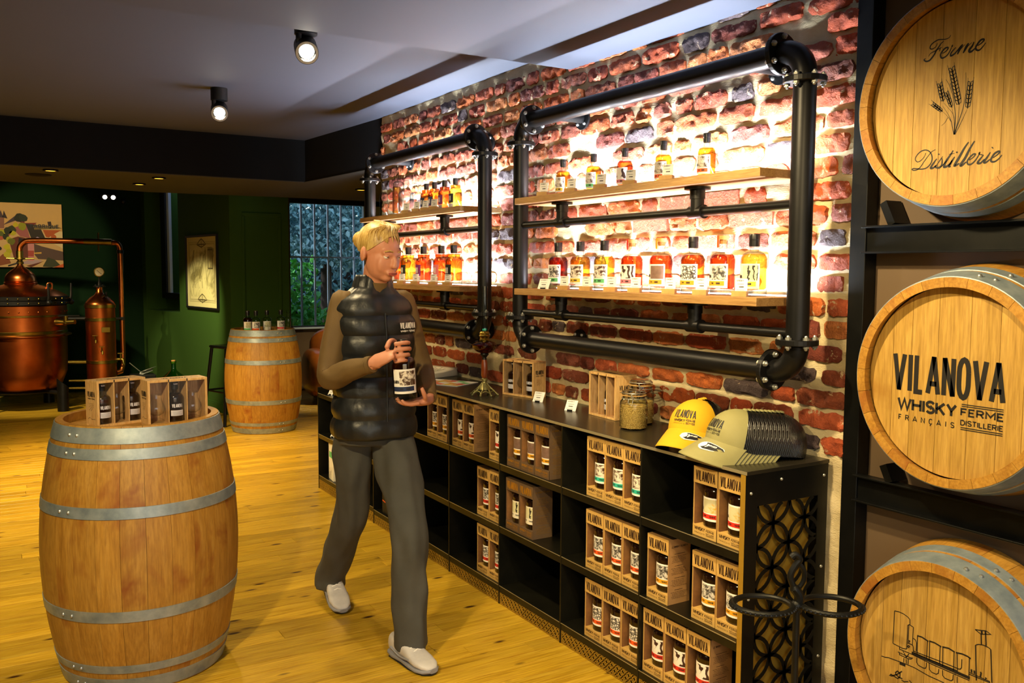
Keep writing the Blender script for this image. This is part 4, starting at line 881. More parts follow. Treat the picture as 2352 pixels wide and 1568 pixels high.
# ------------------------------------------------------------------ whisky cartons and their bottles
CWD, CDP, CHT = .111, .100, .228
def carton_parts(dark=False):
    out = []; w_, d_, h_ = CWD/2-.0008, CDP, CHT; t_ = .0022; out_m = 'kraft_shade' if dark else 'kraft_lt'
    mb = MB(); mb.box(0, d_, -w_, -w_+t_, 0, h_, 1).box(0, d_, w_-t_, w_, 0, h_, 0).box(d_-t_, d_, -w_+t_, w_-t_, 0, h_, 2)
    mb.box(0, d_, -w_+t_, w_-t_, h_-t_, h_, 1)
    out.append(('carton', mb.mesh('carton', [out_m, 'kraft_shade' if dark else 'kraft', 'kraft_in'])))
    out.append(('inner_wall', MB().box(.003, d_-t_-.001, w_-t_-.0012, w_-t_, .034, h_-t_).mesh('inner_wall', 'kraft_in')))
    out.append(('header_panel', MB().box(-.0008, t_, -w_, w_, h_-.054, h_).mesh('header_panel', out_m)))
    out.append(('tray', MB().box(-.0008, t_, -w_, w_, 0, .036).box(t_, d_-t_, -w_+t_, w_-t_, .030, .034).mesh('tray', out_m)))
    ik = 'glintink' if dark else 'brownink'; mb = MB(); f = lambda u, v: (-.0013, -u, v)
    word('VILANOVA', .036, .36, .115, .19, fit=.086, mb=mb, fn=f, y0=h_-.046, center=True)
    out.append(('header_lettering', mb.mesh('header_lettering', ik))); mb = MB()
    word('WHISKY', .0125, .78, .17, .2, fit=.047, mb=mb, fn=f, x0=-.045, y0=.019); word('FRANÇAIS', .005, .8, .14, .8, fit=.045, mb=mb, fn=f, x0=-.044, y0=.0085)
    word('FERME', .007, .9, .18, .3, fit=.036, mb=mb, fn=f, x0=.008, y0=.0205); word('DISTILLERIE', .0045, .8, .15, .2, fit=.036, mb=mb, fn=f, x0=.008, y0=.013)
    strokes([[(.008, .0295), (.044, .0295)], [(.008, .0108), (.044, .0108)], [(.008, .0085), (.044, .0085)]], .0008, mb, f)
    out.append(('tray_lettering', mb.mesh('tray_lettering', ik)))
    mb = MB(); f = lambda u, v: (u, -w_-.0006, v); word('LE WHISKY VILANOVA', .0075, .62, .16, .2, fit=.072, mb=mb, fn=f, x0=.014, y0=h_-.03)
    out.append(('side_title', mb.mesh('side_title', 'glintink' if dark else 'brownink'))); mb = MB()
    r_ = random.Random(4); z_ = h_-.052
    for blk in range(4):
        scribble(1, .05, .004, lambda u, v, z_=z_: f(u+.026, v+z_), mb, r_, 0, .0018); scribble(5, .076, .0052, lambda u, v, z_=z_: f(u+.012, v+z_-.008), mb, r_, 0, .0012); z_ -= .042
    out.append(('side_print', mb.mesh('side_print', 'glintink' if dark else 'brownink'))); return out
CP = carton_parts(); CPD = carton_parts(True); BOT = {}
def cbottle(lab, band, white='white'):
    k = (lab, band, white)
    if k not in BOT: BOT[k] = bottle_mesh(.19, .0435, None, .7, 'black', 'brownglass', lab, band, PI+.18, 'plain', lw=.115, white=white)
    return BOT[k]
TZ = {2: .6424, 1: .3584, 0: .0854}
def cartons(bay, tier, ys, lab, band, words, dark=False, x=-.368, white='white', rz0=0, zoff=0):
    pos = ['leftmost', 'middle', 'rightmost'] if len(ys) == 3 else (['left', 'right'] if len(ys) == 2 else ['single'])
    tn = ['bottom', 'middle', 'top'][tier]; bn = ['first', 'second', 'third', 'fourth', 'fifth'][bay]
    for p_, y in zip(pos, ys):
        rz = rz0+rs.uniform(-.015, .015); z = TZ[tier]+zoff
        t = thing('whisky_carton', f'{p_} {"shade-darkened" if dark else "kraft"} carton, {tn} row, {bn} bay from the fretwork end, {words}', 'carton', (x, y, z), rz, f'cartons in {bn} bay {tn} row')
        for n_, me in (CPD if dark else CP):
            o_ = put(n_, me, t)
            if n_ in ('side_print', 'tray_lettering'): stuff(o_)
        bx = Vector((.049, -.004, .0345)); bx.rotate(Matrix.Rotation(rz, 3, 'Z'))
        b = thing('whisky_bottle', f'dark bottle, {words}, in {p_} carton, {tn} row, {bn} bay from fretwork end', 'bottle', (x+bx.x, y+bx.y, z+bx.z), rz, f'bottles in cartons, {bn} bay {tn} row')
        for n_, me in cbottle(lab, band, white): put(n_, me, b)
cartons(0, 2, [2.094, 1.982], 'art_cactus', 'red', 'yellow picture')
cartons(0, 1, [2.322], 'art_grey', 'mustard', 'orange band', x=-.366)
cartons(0, 1, [2.098, 1.986], 'art_grey', 'mustard', 'orange label', x=-.362)
cartons(0, 0, [2.336, 2.223, 2.110], 'art_still', 'red', 'red band')
cartons(1, 2, [2.686, 2.574, 2.462], 'art_sepia', 'teal', 'teal band')
cartons(1, 1, [2.688, 2.576, 2.463], 'art_grey', 'orange', 'orange-red band')
cartons(1, 0, [2.690, 2.577, 2.464], 'art_vor', 'orange', 'orange band')
cartons(2, 2, [3.287, 3.174, 3.061], 'brownpic', 'mustard', 'mustard band', True)
cartons(2, 1, [3.295, 3.183], 'art_line', 'cream', 'pale label', True, white='cream')
cartons(3, 2, [3.818, 3.705], 'art_still', 'orange', 'orange-red band')
cartons(3, 2, [3.450], 'art_still', 'red', 'red band')
cartons(3, 1, [3.562, 3.449], 'art_grey', 'red', 'dark label')
cartons(3, 0, [3.562, 3.449], 'art_vor', 'red', 'red label')
cartons(4, 2, [4.10, 3.986], 'art_grey', 'mustard', 'pale label')
cartons(4, 1, [3.945], 'art_grey', 'blackl', 'shadowed', True, x=-.30)
t = thing('black_gift_box', 'black bottle box with white lettering low in the cabinet behind the legs', 'box', (-.365, 4.71, .0854))
box('carton', 0, .09, -.065, .065, 0, .235, 'black', t, .001); mb = MB(); f = lambda u, v: (-.0008, -u, v)
word('VILANOVA', .04, .36, .12, .19, fit=.10, mb=mb, fn=f, y0=.17, center=True); mb.build('lettering', 'white', t)
mb = MB(); mb.add([f(.016+.018*math.cos(a*PI/6), .125+.022*math.sin(a*PI/6)) for a in range(12)], [tuple(range(12))]); strokes([[(-.06, .075), (.06, .06)]], .006, mb, f); mb.build('orange_mark', 'orange', t)
t = thing('white_gift_box', 'cream box with green label and fine line drawing in the leftmost cubby', 'box', (-.362, 5.66, .0954), -.12)
box('carton', 0, .19, -.065, .065, 0, .262, 'cream', t, .001); mb = MB(); f = lambda u, v: (-.0008, -u, v)
mb.add([f(-.045, .15), f(.04, .15), f(.04, .19), f(-.045, .19)], [(0, 1, 2, 3)]); mb.build('green_label', 'greenl', t)
mb = MB(); r_ = random.Random(8)
for k in range(9): a = r_.uniform(-.06, .05); strokes([[(a, 0.005), (a+r_.uniform(-.01, .03), r_.uniform(.05, .12))]], .002, mb, f)
f2 = lambda u, v: (u, -.0658, v)
for k in range(16): a = r_.uniform(.01, .15); strokes([[(a, 0.005), (a+r_.uniform(-.02, .05), r_.uniform(.1, .25))]], .0016, mb, f2)
mb.build('line_drawing', 'brownink', t)
t = thing('slim_cream_box', 'slim cream box beside the line-drawing box in the leftmost cubby', 'box', (-.362, 5.45, .0954)); box('carton', 0, .1, -.03, .03, 0, .2, 'cream', t, .001); box('band', -.001, 0, -.03, .03, .12, .15, 'orange', t)
for y, z, w_ in ((5.70, .6624, 'top shelf'), (5.66, .3814, 'middle shelf')): lean_tag((XF+.035, y, z), -PI/2+.2, f'leaning white price card on the {w_} of the leftmost cabinet bay')
lean_tag((-.165, 3.415, .8994), -1.15, 'leaning white price card by the bottle-and-glass gift set on the cabinet')
lean_tag((-.185, 3.125, .8994), -1.15, 'leaning white price card alone in the middle of the cabinet top')

# ------------------------------------------------------------------ wooden gift sets
def nosing(parent=None, k=.95):
    pr = [(0, 0), (.026, 0), (.030, .004), (.028, .010), (.012, .018), (.012, .026), (.028, .036), (.034, .052), (.030, .068), (.021, .088), (.020, .112)]
    pr = [(a*k, b*k) for a, b in pr]; inn = [(r_-.0015, z_) for r_, z_ in pr[:4:-1]]
    return MB().lathe(pr+inn+[(0, .028*k)], 24).mesh('bowl', 'thinglass')
NOS = nosing(); MINI = bottle_mesh(.150, .0315, None, .7, 'black', 'brownglass', None, None, -PI/2, 'plain')
mb = MB(); rl = .0320
def mpatch(u0, u1, v0, v1, m, off=0):
    vs = []
    for i in range(9):
        a = -PI/2+(u0+(u1-u0)*i/8)/rl; vs += [((rl+off)*math.cos(a), (rl+off)*math.sin(a), v0), ((rl+off)*math.cos(a), (rl+off)*math.sin(a), v1)]
    mb.add(vs, [(2*i, 2*i+2, 2*i+3, 2*i+1) for i in range(8)], m, True)
mpatch(-.025, .025, .022, .043, 0); f = lambda u, v: ((rl+.0006)*math.cos(-PI/2+u/rl), (rl+.0006)*math.sin(-PI/2+u/rl), v)
word('VILANOVA', .015, .36, .13, .2, fit=.038, mb=mb, fn=f, y0=.053, center=True, m=0); scribble(3, .036, .005, lambda u, v: f(u-.018, v+.037), mb, random.Random(3), 1, .0008)
word('VILANOVA', .006, .5, .16, .13, fit=.016, mb=mb, fn=lambda u, v: (.0165*math.cos(-PI/2+u/.0165), .0165*math.sin(-PI/2+u/.0165), v), y0=.138, center=True, m=0)
MINI.append(('label', mb.mesh('label', ['white', 'ink'])))
def gift_set(name_lb, loc, rz, items, W_=.232, H_=.172, D_=.085):
    t = thing('wooden_gift_box', name_lb, 'gift box', loc, rz, 'wooden gift boxes'); th = .009
    MB().box(0, W_, 0, D_, H_-th, H_).build('top_board', 'pine', t, .0006); MB().box(0, W_, 0, D_, 0, th).build('bottom_board', 'pine', t, .0006)
    MB().box(0, th, 0.0005, D_, th, H_-th).build('side_board', 'pine', t); MB().box(W_-th, W_, 0.0005, D_, th, H_-th).build('side_board', 'pine', t)
    MB().box(th, W_-th, D_-.004, D_-.001, th, H_-th).build('back_board', 'pine', t)
    for k in (1, 2):
        x = th+(W_-2*th)*k/3; MB().box(x-.0015, x+.0015, .002, D_-.004, th, H_-th).build('partition', 'pine', t)
        box('notch', x-.002, x+.002, -.0004, .004, H_-th, H_, 'ink', t)
    MB().box(th, W_-th, .003, .0045, th, H_-th).build('acrylic_front', 'acrylic', t)
    mb = MB(); f = lambda u, v: (u, v, H_+.0005); word('VILANOVA', .026, .6, .15, .2, fit=W_*.42, mb=mb, fn=f, x0=W_*.29, y0=D_*.3)
    for s_ in (.08, .76): strokes([[(W_*s_, D_*.35), (W_*(s_+.05), D_*.55), (W_*(s_+.09), D_*.4), (W_*(s_+.15), D_*.5)]], .002, mb, f)
    for sx, x_ in ((-1, -.0005), (1, W_+.0005)):
        g_ = (lambda u, v: (x_, D_-u, v)) if sx < 0 else (lambda u, v: (x_, u, v))
        word('VILANOVA', .022, .36, .12, .19, fit=D_*.62, mb=mb, fn=g_, x0=D_*.19, y0=H_-.062); word('WHISKY FERME', .006, .8, .18, .2, fit=D_*.6, mb=mb, fn=g_, x0=D_*.2, y0=H_-.071)
        scribble(3, D_*.45, .006, lambda u, v: g_(u+D_*.28, v+H_*.5), mb, random.Random(1), 0, .0008)
        strokes([[(D_*.3, .06), (D_*.5, .072), (D_*.45, .058), (D_*.62, .07)], [(D_*.2, .028), (D_*.35, .034), (D_*.5, .028), (D_*.8, .03)]], .0012, mb, g_)
    mb.build('lettering', 'ink', t)
    for k, it in enumerate(items):
        if not it: continue
        c_ = Vector((th+(W_-2*th)*(k+.5)/3, D_*.48, th+.0005)); c_.rotate(Matrix.Rotation(rz, 3, 'Z')); c_ += Vector(loc); sd = ('left', 'middle', 'right')[k]
        nb = name_lb.split('gift box')[1].strip()
        if it == 'b': place_bottle(MINI, f'dark small whisky bottle, {sd} slot of the gift box {nb}', c_, rz, 'miniature bottles in gift boxes')
        else:
            g2 = thing('tasting_glass', f'tulip tasting glass, {sd} slot of the gift box {nb}', 'glass', c_, rz, 'tasting glasses in gift boxes'); put('bowl', NOS, g2)
gift_set('pine gift box at left on the near barrel', (-1.993, 3.551, .9155), math.atan2(.068, .175)*.98, ('b', 'g', 'b'), .190)
gift_set('pine gift box at right on the near barrel', (-1.831, 3.475, .9155), .14, ('g', 'b', 'g'), .222)
gift_set('pine gift box beside the oil lamp', (-.175, 3.715, .8994), math.radians(-77), ('b', 'g', 'b'), .21, .172)
gift_set('pine gift box next to the grain jars', (-.165, 3.015, .8994), math.radians(-92), ('g', 'b', None), .19, .182, .105)

# ------------------------------------------------------------------ grain jars
def jar(lb, loc, R, H_, fillh):
    t = thing('grain_jar', lb, 'jar', loc, .7, 'clip-top jars of grain')
    pr = [(0, 0), (R*.9, 0), (R, .01), (R, H_*.66), (R*.96, H_*.72), (R*.80, H_*.80), (R*.80, H_*.87)]
    MB().lathe(pr+[(r_-.002, z_) for r_, z_ in pr[:1:-1]]+[(0, .004)], 32).build('glass_body', 'glass', t)
    MB().lathe([(R*.86, H_*.885), (R*.88, H_*.90), (R*.86, H_*.95), (R*.70, H_), (0, H_)], 32).build('glass_lid', 'glass', t)
    MB().lathe([(R*.80, H_*.865), (R*.9, H_*.87), (R*.9, H_*.885), (R*.80, H_*.89)], 32).build('rubber_seal', 'holder', t)
    mb = MB()
    for z_ in (H_*.80, H_*.94): mb.tube([(R*.87*math.cos(a*PI/12), R*.87*math.sin(a*PI/12), z_) for a in range(24)], .0013, 6, closed=True)
    for a in (0, PI):
        c, s_ = math.cos(a), math.sin(a); mb.tube([(R*.9*c, -.01, H_*.80), (R*1.06*c, -.012, H_*.84), (R*1.08*c, -.004, H_*.90), (R*.9*c, 0, H_*.94)], .0014, 6); mb.tube([(R*.9*c, .01, H_*.80), (R*1.10*c, .010, H_*.72), (R*1.10*c, -.004, H_*.64), (R*1.02*c, -.008, H_*.80), (R*1.06*c, 0, H_*.9)], .0014, 6)
    mb.build('wire_clip', 'bolt', t)
    n_ = MB(); rs_ = random.Random(6); n_.lathe([(0, .005), (R-.004, .006), (R-.0035, fillh), (R*.5, fillh+.006), (0, fillh+.003)], 32, 0, True)
    vs, fs = [], []
    for k in range(2600):
        a = rs_.uniform(0, 2*PI); 
        if rs_.random() < .8: r_, z_ = R-.0032, rs_.uniform(.006, fillh); nn = Vector((math.cos(a), math.sin(a), 0))
        else: r_, z_ = R*.95*math.sqrt(rs_.random()), fillh+.004; nn = Vector((0, 0, 1))
        c_ = Vector((r_*math.cos(a), r_*math.sin(a), z_)); d1 = nn.orthogonal().normalized(); d1.rotate(Matrix.Rotation(rs_.uniform(0, 6), 3, nn)); d2 = nn.cross(d1); b = len(vs)
        vs += [c_+d1*.0034, c_+d2*.0013+nn*.0008, c_-d1*.0034, c_-d2*.0013+nn*.0008, c_+nn*.0018]; fs += [(b, b+1, b+4), (b+1, b+2, b+4), (b+2, b+3, b+4), (b+3, b, b+4)]
    n_.add(vs, fs, 0, True); stuff(n_.build('grain', 'grain', t))
jar('clip-top glass jar of grain, the shorter one in front', (-.215, 2.655, .8994), .0535, .148, .085)
jar('clip-top glass jar of grain, the taller one behind', (-.115, 2.735, .8994), .0525, .175, .085)

# ------------------------------------------------------------------ oil lamp
t = thing('oil_lamp', 'antique oil lamp with amber glass font and tall clear chimney', 'oil lamp', (-.268, 3.73, .8994)); t.scale = (.96, .96, .96)
mb = MB()
for k in range(8):
    a = k*PI/4; mb.tube(smooth_path([(.070*math.cos(a), .070*math.sin(a), .003), (.060*math.cos(a), .060*math.sin(a), .014), (.038*math.cos(a+.1), .038*math.sin(a+.1), .032), (.020*math.cos(a), .020*math.sin(a), .050), (.012*math.cos(a), .012*math.sin(a), .062)], 3), .0042, 6)
    mb.tube(smooth_path([(.055*math.cos(a), .055*math.sin(a), .015), (.050*math.cos(a+.39), .050*math.sin(a+.39), .024), (.055*math.cos(a+.785), .055*math.sin(a+.785), .015)], 3), .0032, 6); mb.ball((.070*math.cos(a), .070*math.sin(a), .005), .006, 0, 8, 5)
mb.lathe([(.034, .030), (.030, .040), (.020, .052), (.012, .062), (.011, .07), (.016, .074), (.016, .082), (.010, .088)], 20); mb.build('pierced_foot', 'marble', t)
MB().lathe([(.013, .088), (.017, .10), (.016, .16), (.013, .175), (.012, .18)], 20).build('wooden_stem', plain('lamp_wood', '#6d2d12', .3, 0, '#7d3a18', 20, coat=.4), t)
MB().lathe([(.012, .18), (.010, .19), (.022, .206), (.020, .212)], 20).build('font_socket', 'dark_iron', t)
MB().lathe([(.018, .212), (.045, .222), (.061, .243), (.062, .256), (.050, .268), (.024, .274)], 32).build('amber_font', 'amberglass', t)
MB().lathe([(.0, .216), (.040, .224), (.056, .243), (.0, .25)], 28).build('lamp_oil', 'l_orange', t)
MB().lathe([(.024, .272), (.026, .282), (.022, .286), (.024, .294), (.029, .300), (.024, .306), (.026, .314), (.020, .322), (.0, .326)], 24).build('brass_burner', 'brass', t)
MB().lathe([(.020, .322), (.021, .345), (.015, .362), (.0145, .548), (.0135, .548), (.0135, .362), (.019, .345), (.018, .322)], 24).build('chimney', 'glass', t)
MB().lathe([(.011, .326), (.012, .334), (.0, .336)], 12).build('wick_tab', 'teal', t)

# ------------------------------------------------------------------ papers
t = thing('leaflet_stack', 'curling stack of printed leaflets on the far end of the cabinet top', 'leaflets', (-.15, 4.60, .8994), .35); rs_ = random.Random(9)
for k in range(12):
    mb = MB(); n_ = 8; vs = []; dx = rs_.uniform(-.008, .008); c_ = .004*k/12
    for i in range(n_+1):
        for j in (0, 1): 
            u = i/n_; vs.append((-.105+dx+.21*u, -.14+.28*j, .0015+.0022*k+.05*(k/12)*u**3*.4+c_*0))
    mb.add(vs, [(2*i, 2*i+1, 2*i+3, 2*i+2) for i in range(n_)], 0, True)
    if k == 11: scribble(10, .16, .02, lambda u, v: (-.085+u, .10+v, .0294+.02*((.02+u)/.21)**3), mb, rs_, 1, .003)
    o = mb.build('sheet', ['cream', 'ink'], t); s_ = o.modifiers.new('th', 'SOLIDIFY'); s_.thickness = .0006
t = thing('brochure', 'colourful picture brochure lying flat on the cabinet top', 'brochure', (-.22, 4.235, .8994), .5)
mb = MB().box(-.10, .10, -.14, .14, 0, .003); cs = ['mustard', 'navy', 'orange', 'red', 'art_grey', 'yellowl', 'greenl', 'brownpic']
for i in range(4):
    for j in range(5):
        if (i*5+j) % 4 != 3: mb.add([(-.09+.046*i, -.13+.052*j, .0034), (-.05+.046*i, -.13+.052*j, .0034), (-.05+.046*i, -.085+.052*j, .0034), (-.09+.046*i, -.085+.052*j, .0034)], [(0, 1, 2, 3)], 1+(i*3+j*5) % 8)
mb.build('sheet', ['white']+cs, t)

# ------------------------------------------------------------------ caps
def cap_parts(cloth, front=True):
    W_, Lb, Hc = .093, .108, .126; out = []; lim = -.28 if front else -.6
    def S(th, t_, off=0):
        rho = max(0, 1-t_**2.5)**.5; fr = max(0, -math.cos(th)); k = rho*(1+.10*fr*(1-t_)*t_*2)
        return (Lb*k*math.cos(th)*(1+off*10)-.006*fr*t_, W_*k*math.sin(th)*(1+off*10), Hc*t_*(1+.02*fr)+off)
    N = 40; T = 12
    for nm, sel, m in (('front_panel', lambda a: math.cos(a) < lim, cloth), ('mesh_back', lambda a: math.cos(a) >= -.28, 'capmesh')):
        mb = MB(); vs = [S(2*PI*i/N, 1-(1-j/T)**1.35) for j in range(T+1) for i in range(N)]
        fs = [(j*N+i, j*N+(i+1) % N, (j+1)*N+(i+1) % N, (j+1)*N+i) for j in range(T) for i in range(N) if sel(2*PI*(i+.5)/N)]
        if not front and nm == 'front_panel': vs = [(x*.93+.004, y*.93, z*.95) for x, y, z in vs]
        mb.add(vs, fs, 0, True); out.append((nm, mb.mesh(nm, m)))
    # brim
    mb = MB(); vs = []; n1, n2 = 20, 8
    for lay in (0, 1):
        for i in range(n1+1):
            a = PI-1.36+2.72*i/n1; b = S(a, .015)
            for j in range(n2+1):
                q = j/n2; ex = .086*math.cos((a-PI)*.9)**.7*q if abs(a-PI) < 1.6 else 0; yy = b[1]*(1+.05*q)
                vs.append((b[0]-ex, yy, .010-.066*q**1.15-1.5*yy*yy*(.5+q*.5)*(1-.3*q)-.0035*lay+.004))
    K = (n1+1)*(n2+1); fs = [(i*(n2+1)+j, i*(n2+1)+j+1, (i+1)*(n2+1)+j+1, (i+1)*(n2+1)+j) for i in range(n1) for j in range(n2)]
    mb.add(vs[:K], fs, 0, True); mb.add(vs[K:], [tuple(reversed(f_)) for f_ in fs], 1, True)
    ed = [i*(n2+1)+n2 for i in range(n1+1)]; mb.add([vs[e] for e in ed]+[vs[e+K] for e in ed], [(i, i+1, n1+2+i, n1+1+i) for i in range(n1)], 0)
    out.append(('brim', mb.mesh('brim', [cloth, 'capdark'])))
    top = MB().lathe([(.0095, -.001), (.009, .003), (.005, .0055), (0, .006)], 14); out.append(('top_button', top.mesh('top_button', cloth)))
    if front:
        mb = MB(); fn = lambda u, v: S(PI-u/(-W_*1.0)*-1 if 0 else PI+u/W_, (v+.048)/Hc, .0009)
        logo(.082, fn, 0, mb); out.append(('lettering', mb.mesh('lettering', 'ink')))
        mb = MB(); pts = [(-.004, -.012), (.006, -.016), (.026, -.013), (.045, -.004), (.040, .006), (.025, .012), (.006, .014), (-.004, .012), (-.011, .006), (-.012, -.005)]
        g_ = lambda u, v: (-.098-.030+v, u-.02 if 0 else u, .0152-1.9*u*u*.95+.004*0)
        def gg(u, v, o_=0):
            yy = -(u+.030); q = min(1, max(.05, (.036-v)/.086)); ca = math.sqrt(1-(yy/W_)**2); return (-Lb*ca-.004-.086*ca**.7*q, yy, .0150-.066*q**1.15-1.5*yy*yy*(.5+q*.5)*(1-.3*q)+o_)
        def sub(pp, o_, m):
            c_ = (sum(p[0] for p in pp)/len(pp), sum(p[1] for p in pp)/len(pp)); mb.add([gg(*c_, o_)]+[gg(p[0], p[1], o_) for p in pp], [(0, i+1, (i+1) % len(pp)+1) for i in range(len(pp))], m, True)
        sub([(a*1.08, b*1.12) for a, b in pts], .0012, 0); sub([(a*.96+.004, b*.9) for a, b in pts if a > -.008], .0018, 1); sub([(.010*math.cos(a*PI/6)-.002, .011*math.sin(a*PI/6)) for a in range(12)], .0024, 0)
        word('CURVED', .006, .7, .2, .2, fit=.022, mb=mb, fn=lambda u, v: gg(u+.010, v-.001, .0026), m=0)
        out.append(('sticker', mb.mesh('sticker', ['white', 'capdark'])))
    return out
def cap_stack(n_, cloth, loc, rz, pitch_, step, lbs, grp, sag=0):
    F = cap_parts(cloth, True); Bk = cap_parts(cloth, False)
    for k in range(n_):
        lb = lbs(k); t = thing('trucker_cap', lb, 'cap', loc, rz, grp); d_ = Vector((math.cos(rz), math.sin(rz), 0))*step*k
        t.location = Vector(loc)+d_+Vector((0, 0, sag*k)); t.rotation_euler = (0, pitch_, rz)
        for n2, me in (F if k == 0 else Bk):
            o = put(n2, me, t)
            if n2 == 'top_button': o.location = (-.004, 0, .1265)
od = ['front', 'second', 'third', 'fourth', 'fifth', 'sixth', 'seventh', 'eighth', 'ninth', 'rearmost']
cap_stack(3, 'capyellow', (-.228, 2.295, .930), math.radians(20), .25, .016, lambda k: ['yellow cap with black block lettering, front of the short stack', 'yellow cap nested second in the short stack', 'yellow cap at the back of the short stack'][k], 'yellow mesh-back caps')
cap_stack(10, 'capkhaki', (-.262, 2.065, .930), math.radians(-14), .25, .0150, lambda k: f'khaki cap, {od[k]} in the long nested stack at the cabinet end', 'khaki mesh-back caps', -.0014)

# ------------------------------------------------------------------ cast iron umbrella stand
t = thing('umbrella_stand', 'black cast iron umbrella stand with two rings before the fretwork end panel', 'umbrella stand', (-.45, 1.64, 0), math.radians(-31))
MB().tube([(0, 0, .03), (0, 0, .60)], .0095, 12).build('pole', 'dark_iron', t)
for s_ in (-1, 1):
    pth = [(s_*.094+.080*math.cos(a*PI/18), .070*math.sin(a*PI/18), .585) for a in range(36)]
    o = MB().tube(pth, .0085, 10, closed=True).build('ring', 'dark_iron', t); mb = MB()
    for k in range(40):
        a = k*PI/20; mb.ball((s_*.094+.088*math.cos(a), .078*math.sin(a), .585), .0048, 0, 6, 4)
    stuff(mb.build('beading', 'dark_iron', o))
mb = MB(); mb.tube(smooth_path([(0, 0, .57), (.006, 0, .61), (-.012, .0, .64), (-.020, 0, .67), (-.006, 0, .70), (.004, 0, .715), (-.008, 0, .728), (-.020, 0, .72)], 5), [.014]*10+[.009]*26, 10)
mb.tube(smooth_path([(-.006, .004, .62), (.016, .004, .65), (.018, .004, .68), (-.002, .004, .71)], 5), .007, 8); mb.ball((0, 0, .585), .017, 0, 12, 8); mb.build('serpent_handle', 'dark_iron', t)
MB().lathe([(0, .0), (.14, 0), (.15, .012), (.15, .03), (.142, .03), (.135, .014), (0, .016)], 36).build('drip_tray', 'dark_iron', t)
MB().lathe([(.03, .016), (.02, .03), (.012, .05), (.0, .052)], 16).build('foot_boss', 'dark_iron', t)

# ------------------------------------------------------------------ ceiling lamps
def ceiling_spot(lb, x, y, zc, aim):
    t = thing('ceiling_spotlight', lb, 'spotlight', (x, y, zc), 0, 'black surface spotlights')
    MB().cyl((0, 0, 0), (0, 0, -.068), .046, n=28).build('base', 'black', t); MB().cyl((-.03, 0, -.06), (-.03, 0, -.115), .012, n=10).build('hinge', 'black', t)
    d = (Vector(aim)-Vector((x, y, zc))).normalized(); q = d.to_track_quat('Z', 'Y').to_matrix().to_4x4(); X = Matrix.Translation((0, 0, -.125)) @ q
    h = MB().lathe([(0, -.055), (.046, -.055), (.046, .055), (.040, .055), (.034, .03)], 28, 0, True, X); o = h.build('lamp_head', 'black', t)
    MB().lathe([(.034, .056), (.044, .056), (.046, .052)], 28, 0, True, X).build('bezel', 'bolt', t); MB().lathe([(.0, .034), (.030, .034)], 24, 0, True, X).build('lens', 'lens', t)
ceiling_spot('black ceiling spotlight, the nearer and larger of the two', -1.182, 3.579, CH, (-1.6, 1.9, 1.6)); ceiling_spot('black ceiling spotlight, the further and smaller of the two', -1.148, 5.219, CH, (-1.6, 3.2, 1.6))
for i, (x, y) in enumerate(((-1.881, 7.071), (-1.144, 7.202), (-1.194, 7.803), (.488, 7.246))):
    t = thing('recessed_downlight', ['recessed downlight furthest left in the dark beam', 'recessed downlight at right in the dark beam, nearer', 'recessed downlight at right in the dark beam, further', 'recessed downlight between the window and the pipe frame'][i], 'downlight', (x, y, BZ-.004), 0, 'recessed downlights')
    MB().lathe([(.040, .0), (.048, 0), (.05, -.003), (.05, -.012), (.040, -.012), (.038, -.002)], 28).build('trim_ring', 'black', t); MB().lathe([(0, -.008), (.038, -.008)], 24).build('lens', 'amberlens', t)
t = thing('ceiling_vent', 'flat round dark vent disc in the beam at left', 'vent', (-1.934, 7.481, BZ-.004)); MB().lathe([(0, -.012), (.05, -.012), (.085, -.006), (.09, 0)], 28).build('disc', 'beam', t)
t = thing('emergency_light', 'small twin-headed bright light high on the dark green wall', 'lamp', (-.945, 11.80, 2.36)); box('housing', -.09, .09, .02, .11, -.03, .03, 'black', t, .004)
for s_ in (-1, 1): o = MB().cyl((s_*.046, .02, 0), (s_*.046, -.02, -.008), .030, n=18).build('lamp_head', 'black', t); MB().lathe([(0, 0), (.024, 0)], 18, 0, True, Matrix.Translation((s_*.046, -.0215, -.008)) @ Matrix.Rotation(PI/2+.2, 4, 'X')).build('lens', 'lens', o)
t = thing('security_camera', 'tiny black camera on the wall right of the twin lamp', 'camera', (-.78, 11.87, 2.324)); MB().cyl((0, .05, 0), (0, 0, 0), .02, n=14).build('mount', 'black', t); MB().ball((0, -.02, -.012), .03, 0, 14, 8).build('dome', 'black', t)

# ------------------------------------------------------------------ far barrel bottles
fb = [(-.245, 8.19, 'l_red', 'greenl', 'amber tasting bottle with green-banded label, far left on the further barrel', 'art_line'), (-.215, 8.30, 'l_amber', 'orange', 'corked bottle behind the far-left one on the further barrel', None),
      (-.178, 8.16, 'l_clear', 'orange', 'clear tasting bottle with orange-banded label on the further barrel', 'art_grey'), (-.06, 8.22, 'l_clear', 'cream', 'clear tasting bottle standing alone in the middle of the further barrel', 'art_line'),
      (.075, 8.24, 'l_clear', 'red', 'tasting bottle with red-banded label at right on the further barrel', 'art_grey'), (.125, 8.17, 'l_clear', 'orange', 'corked clear bottle, rightmost on the further barrel', None)]
for x, y, lq, bd, lb, la in fb:
    place_bottle(bottle_mesh(.205, .040, lq, .5 if lq != 'l_red' else .72, 'capblack', 'glass', la, bd, -PI/2-.25, 'plain' if la else 'clear', cap2='cork', txt=False), lb, (x, y, .9155), 0, 'tasting bottles on the further barrel')
MB().lathe([(.017, 0), (.017, .03), (0, .03)], 12)
for x, lb in ((-.10, 'small tasting glass left of the middle bottle on the further barrel'), (-.035, 'small tasting glass right of the middle bottle on the further barrel')):
    g2 = thing('tasting_glass', lb, 'glass', (x, 8.10, .9155), 0, 'tasting glasses on the further barrel'); put('bowl', NOS, g2).scale = (.85, .85, .75)

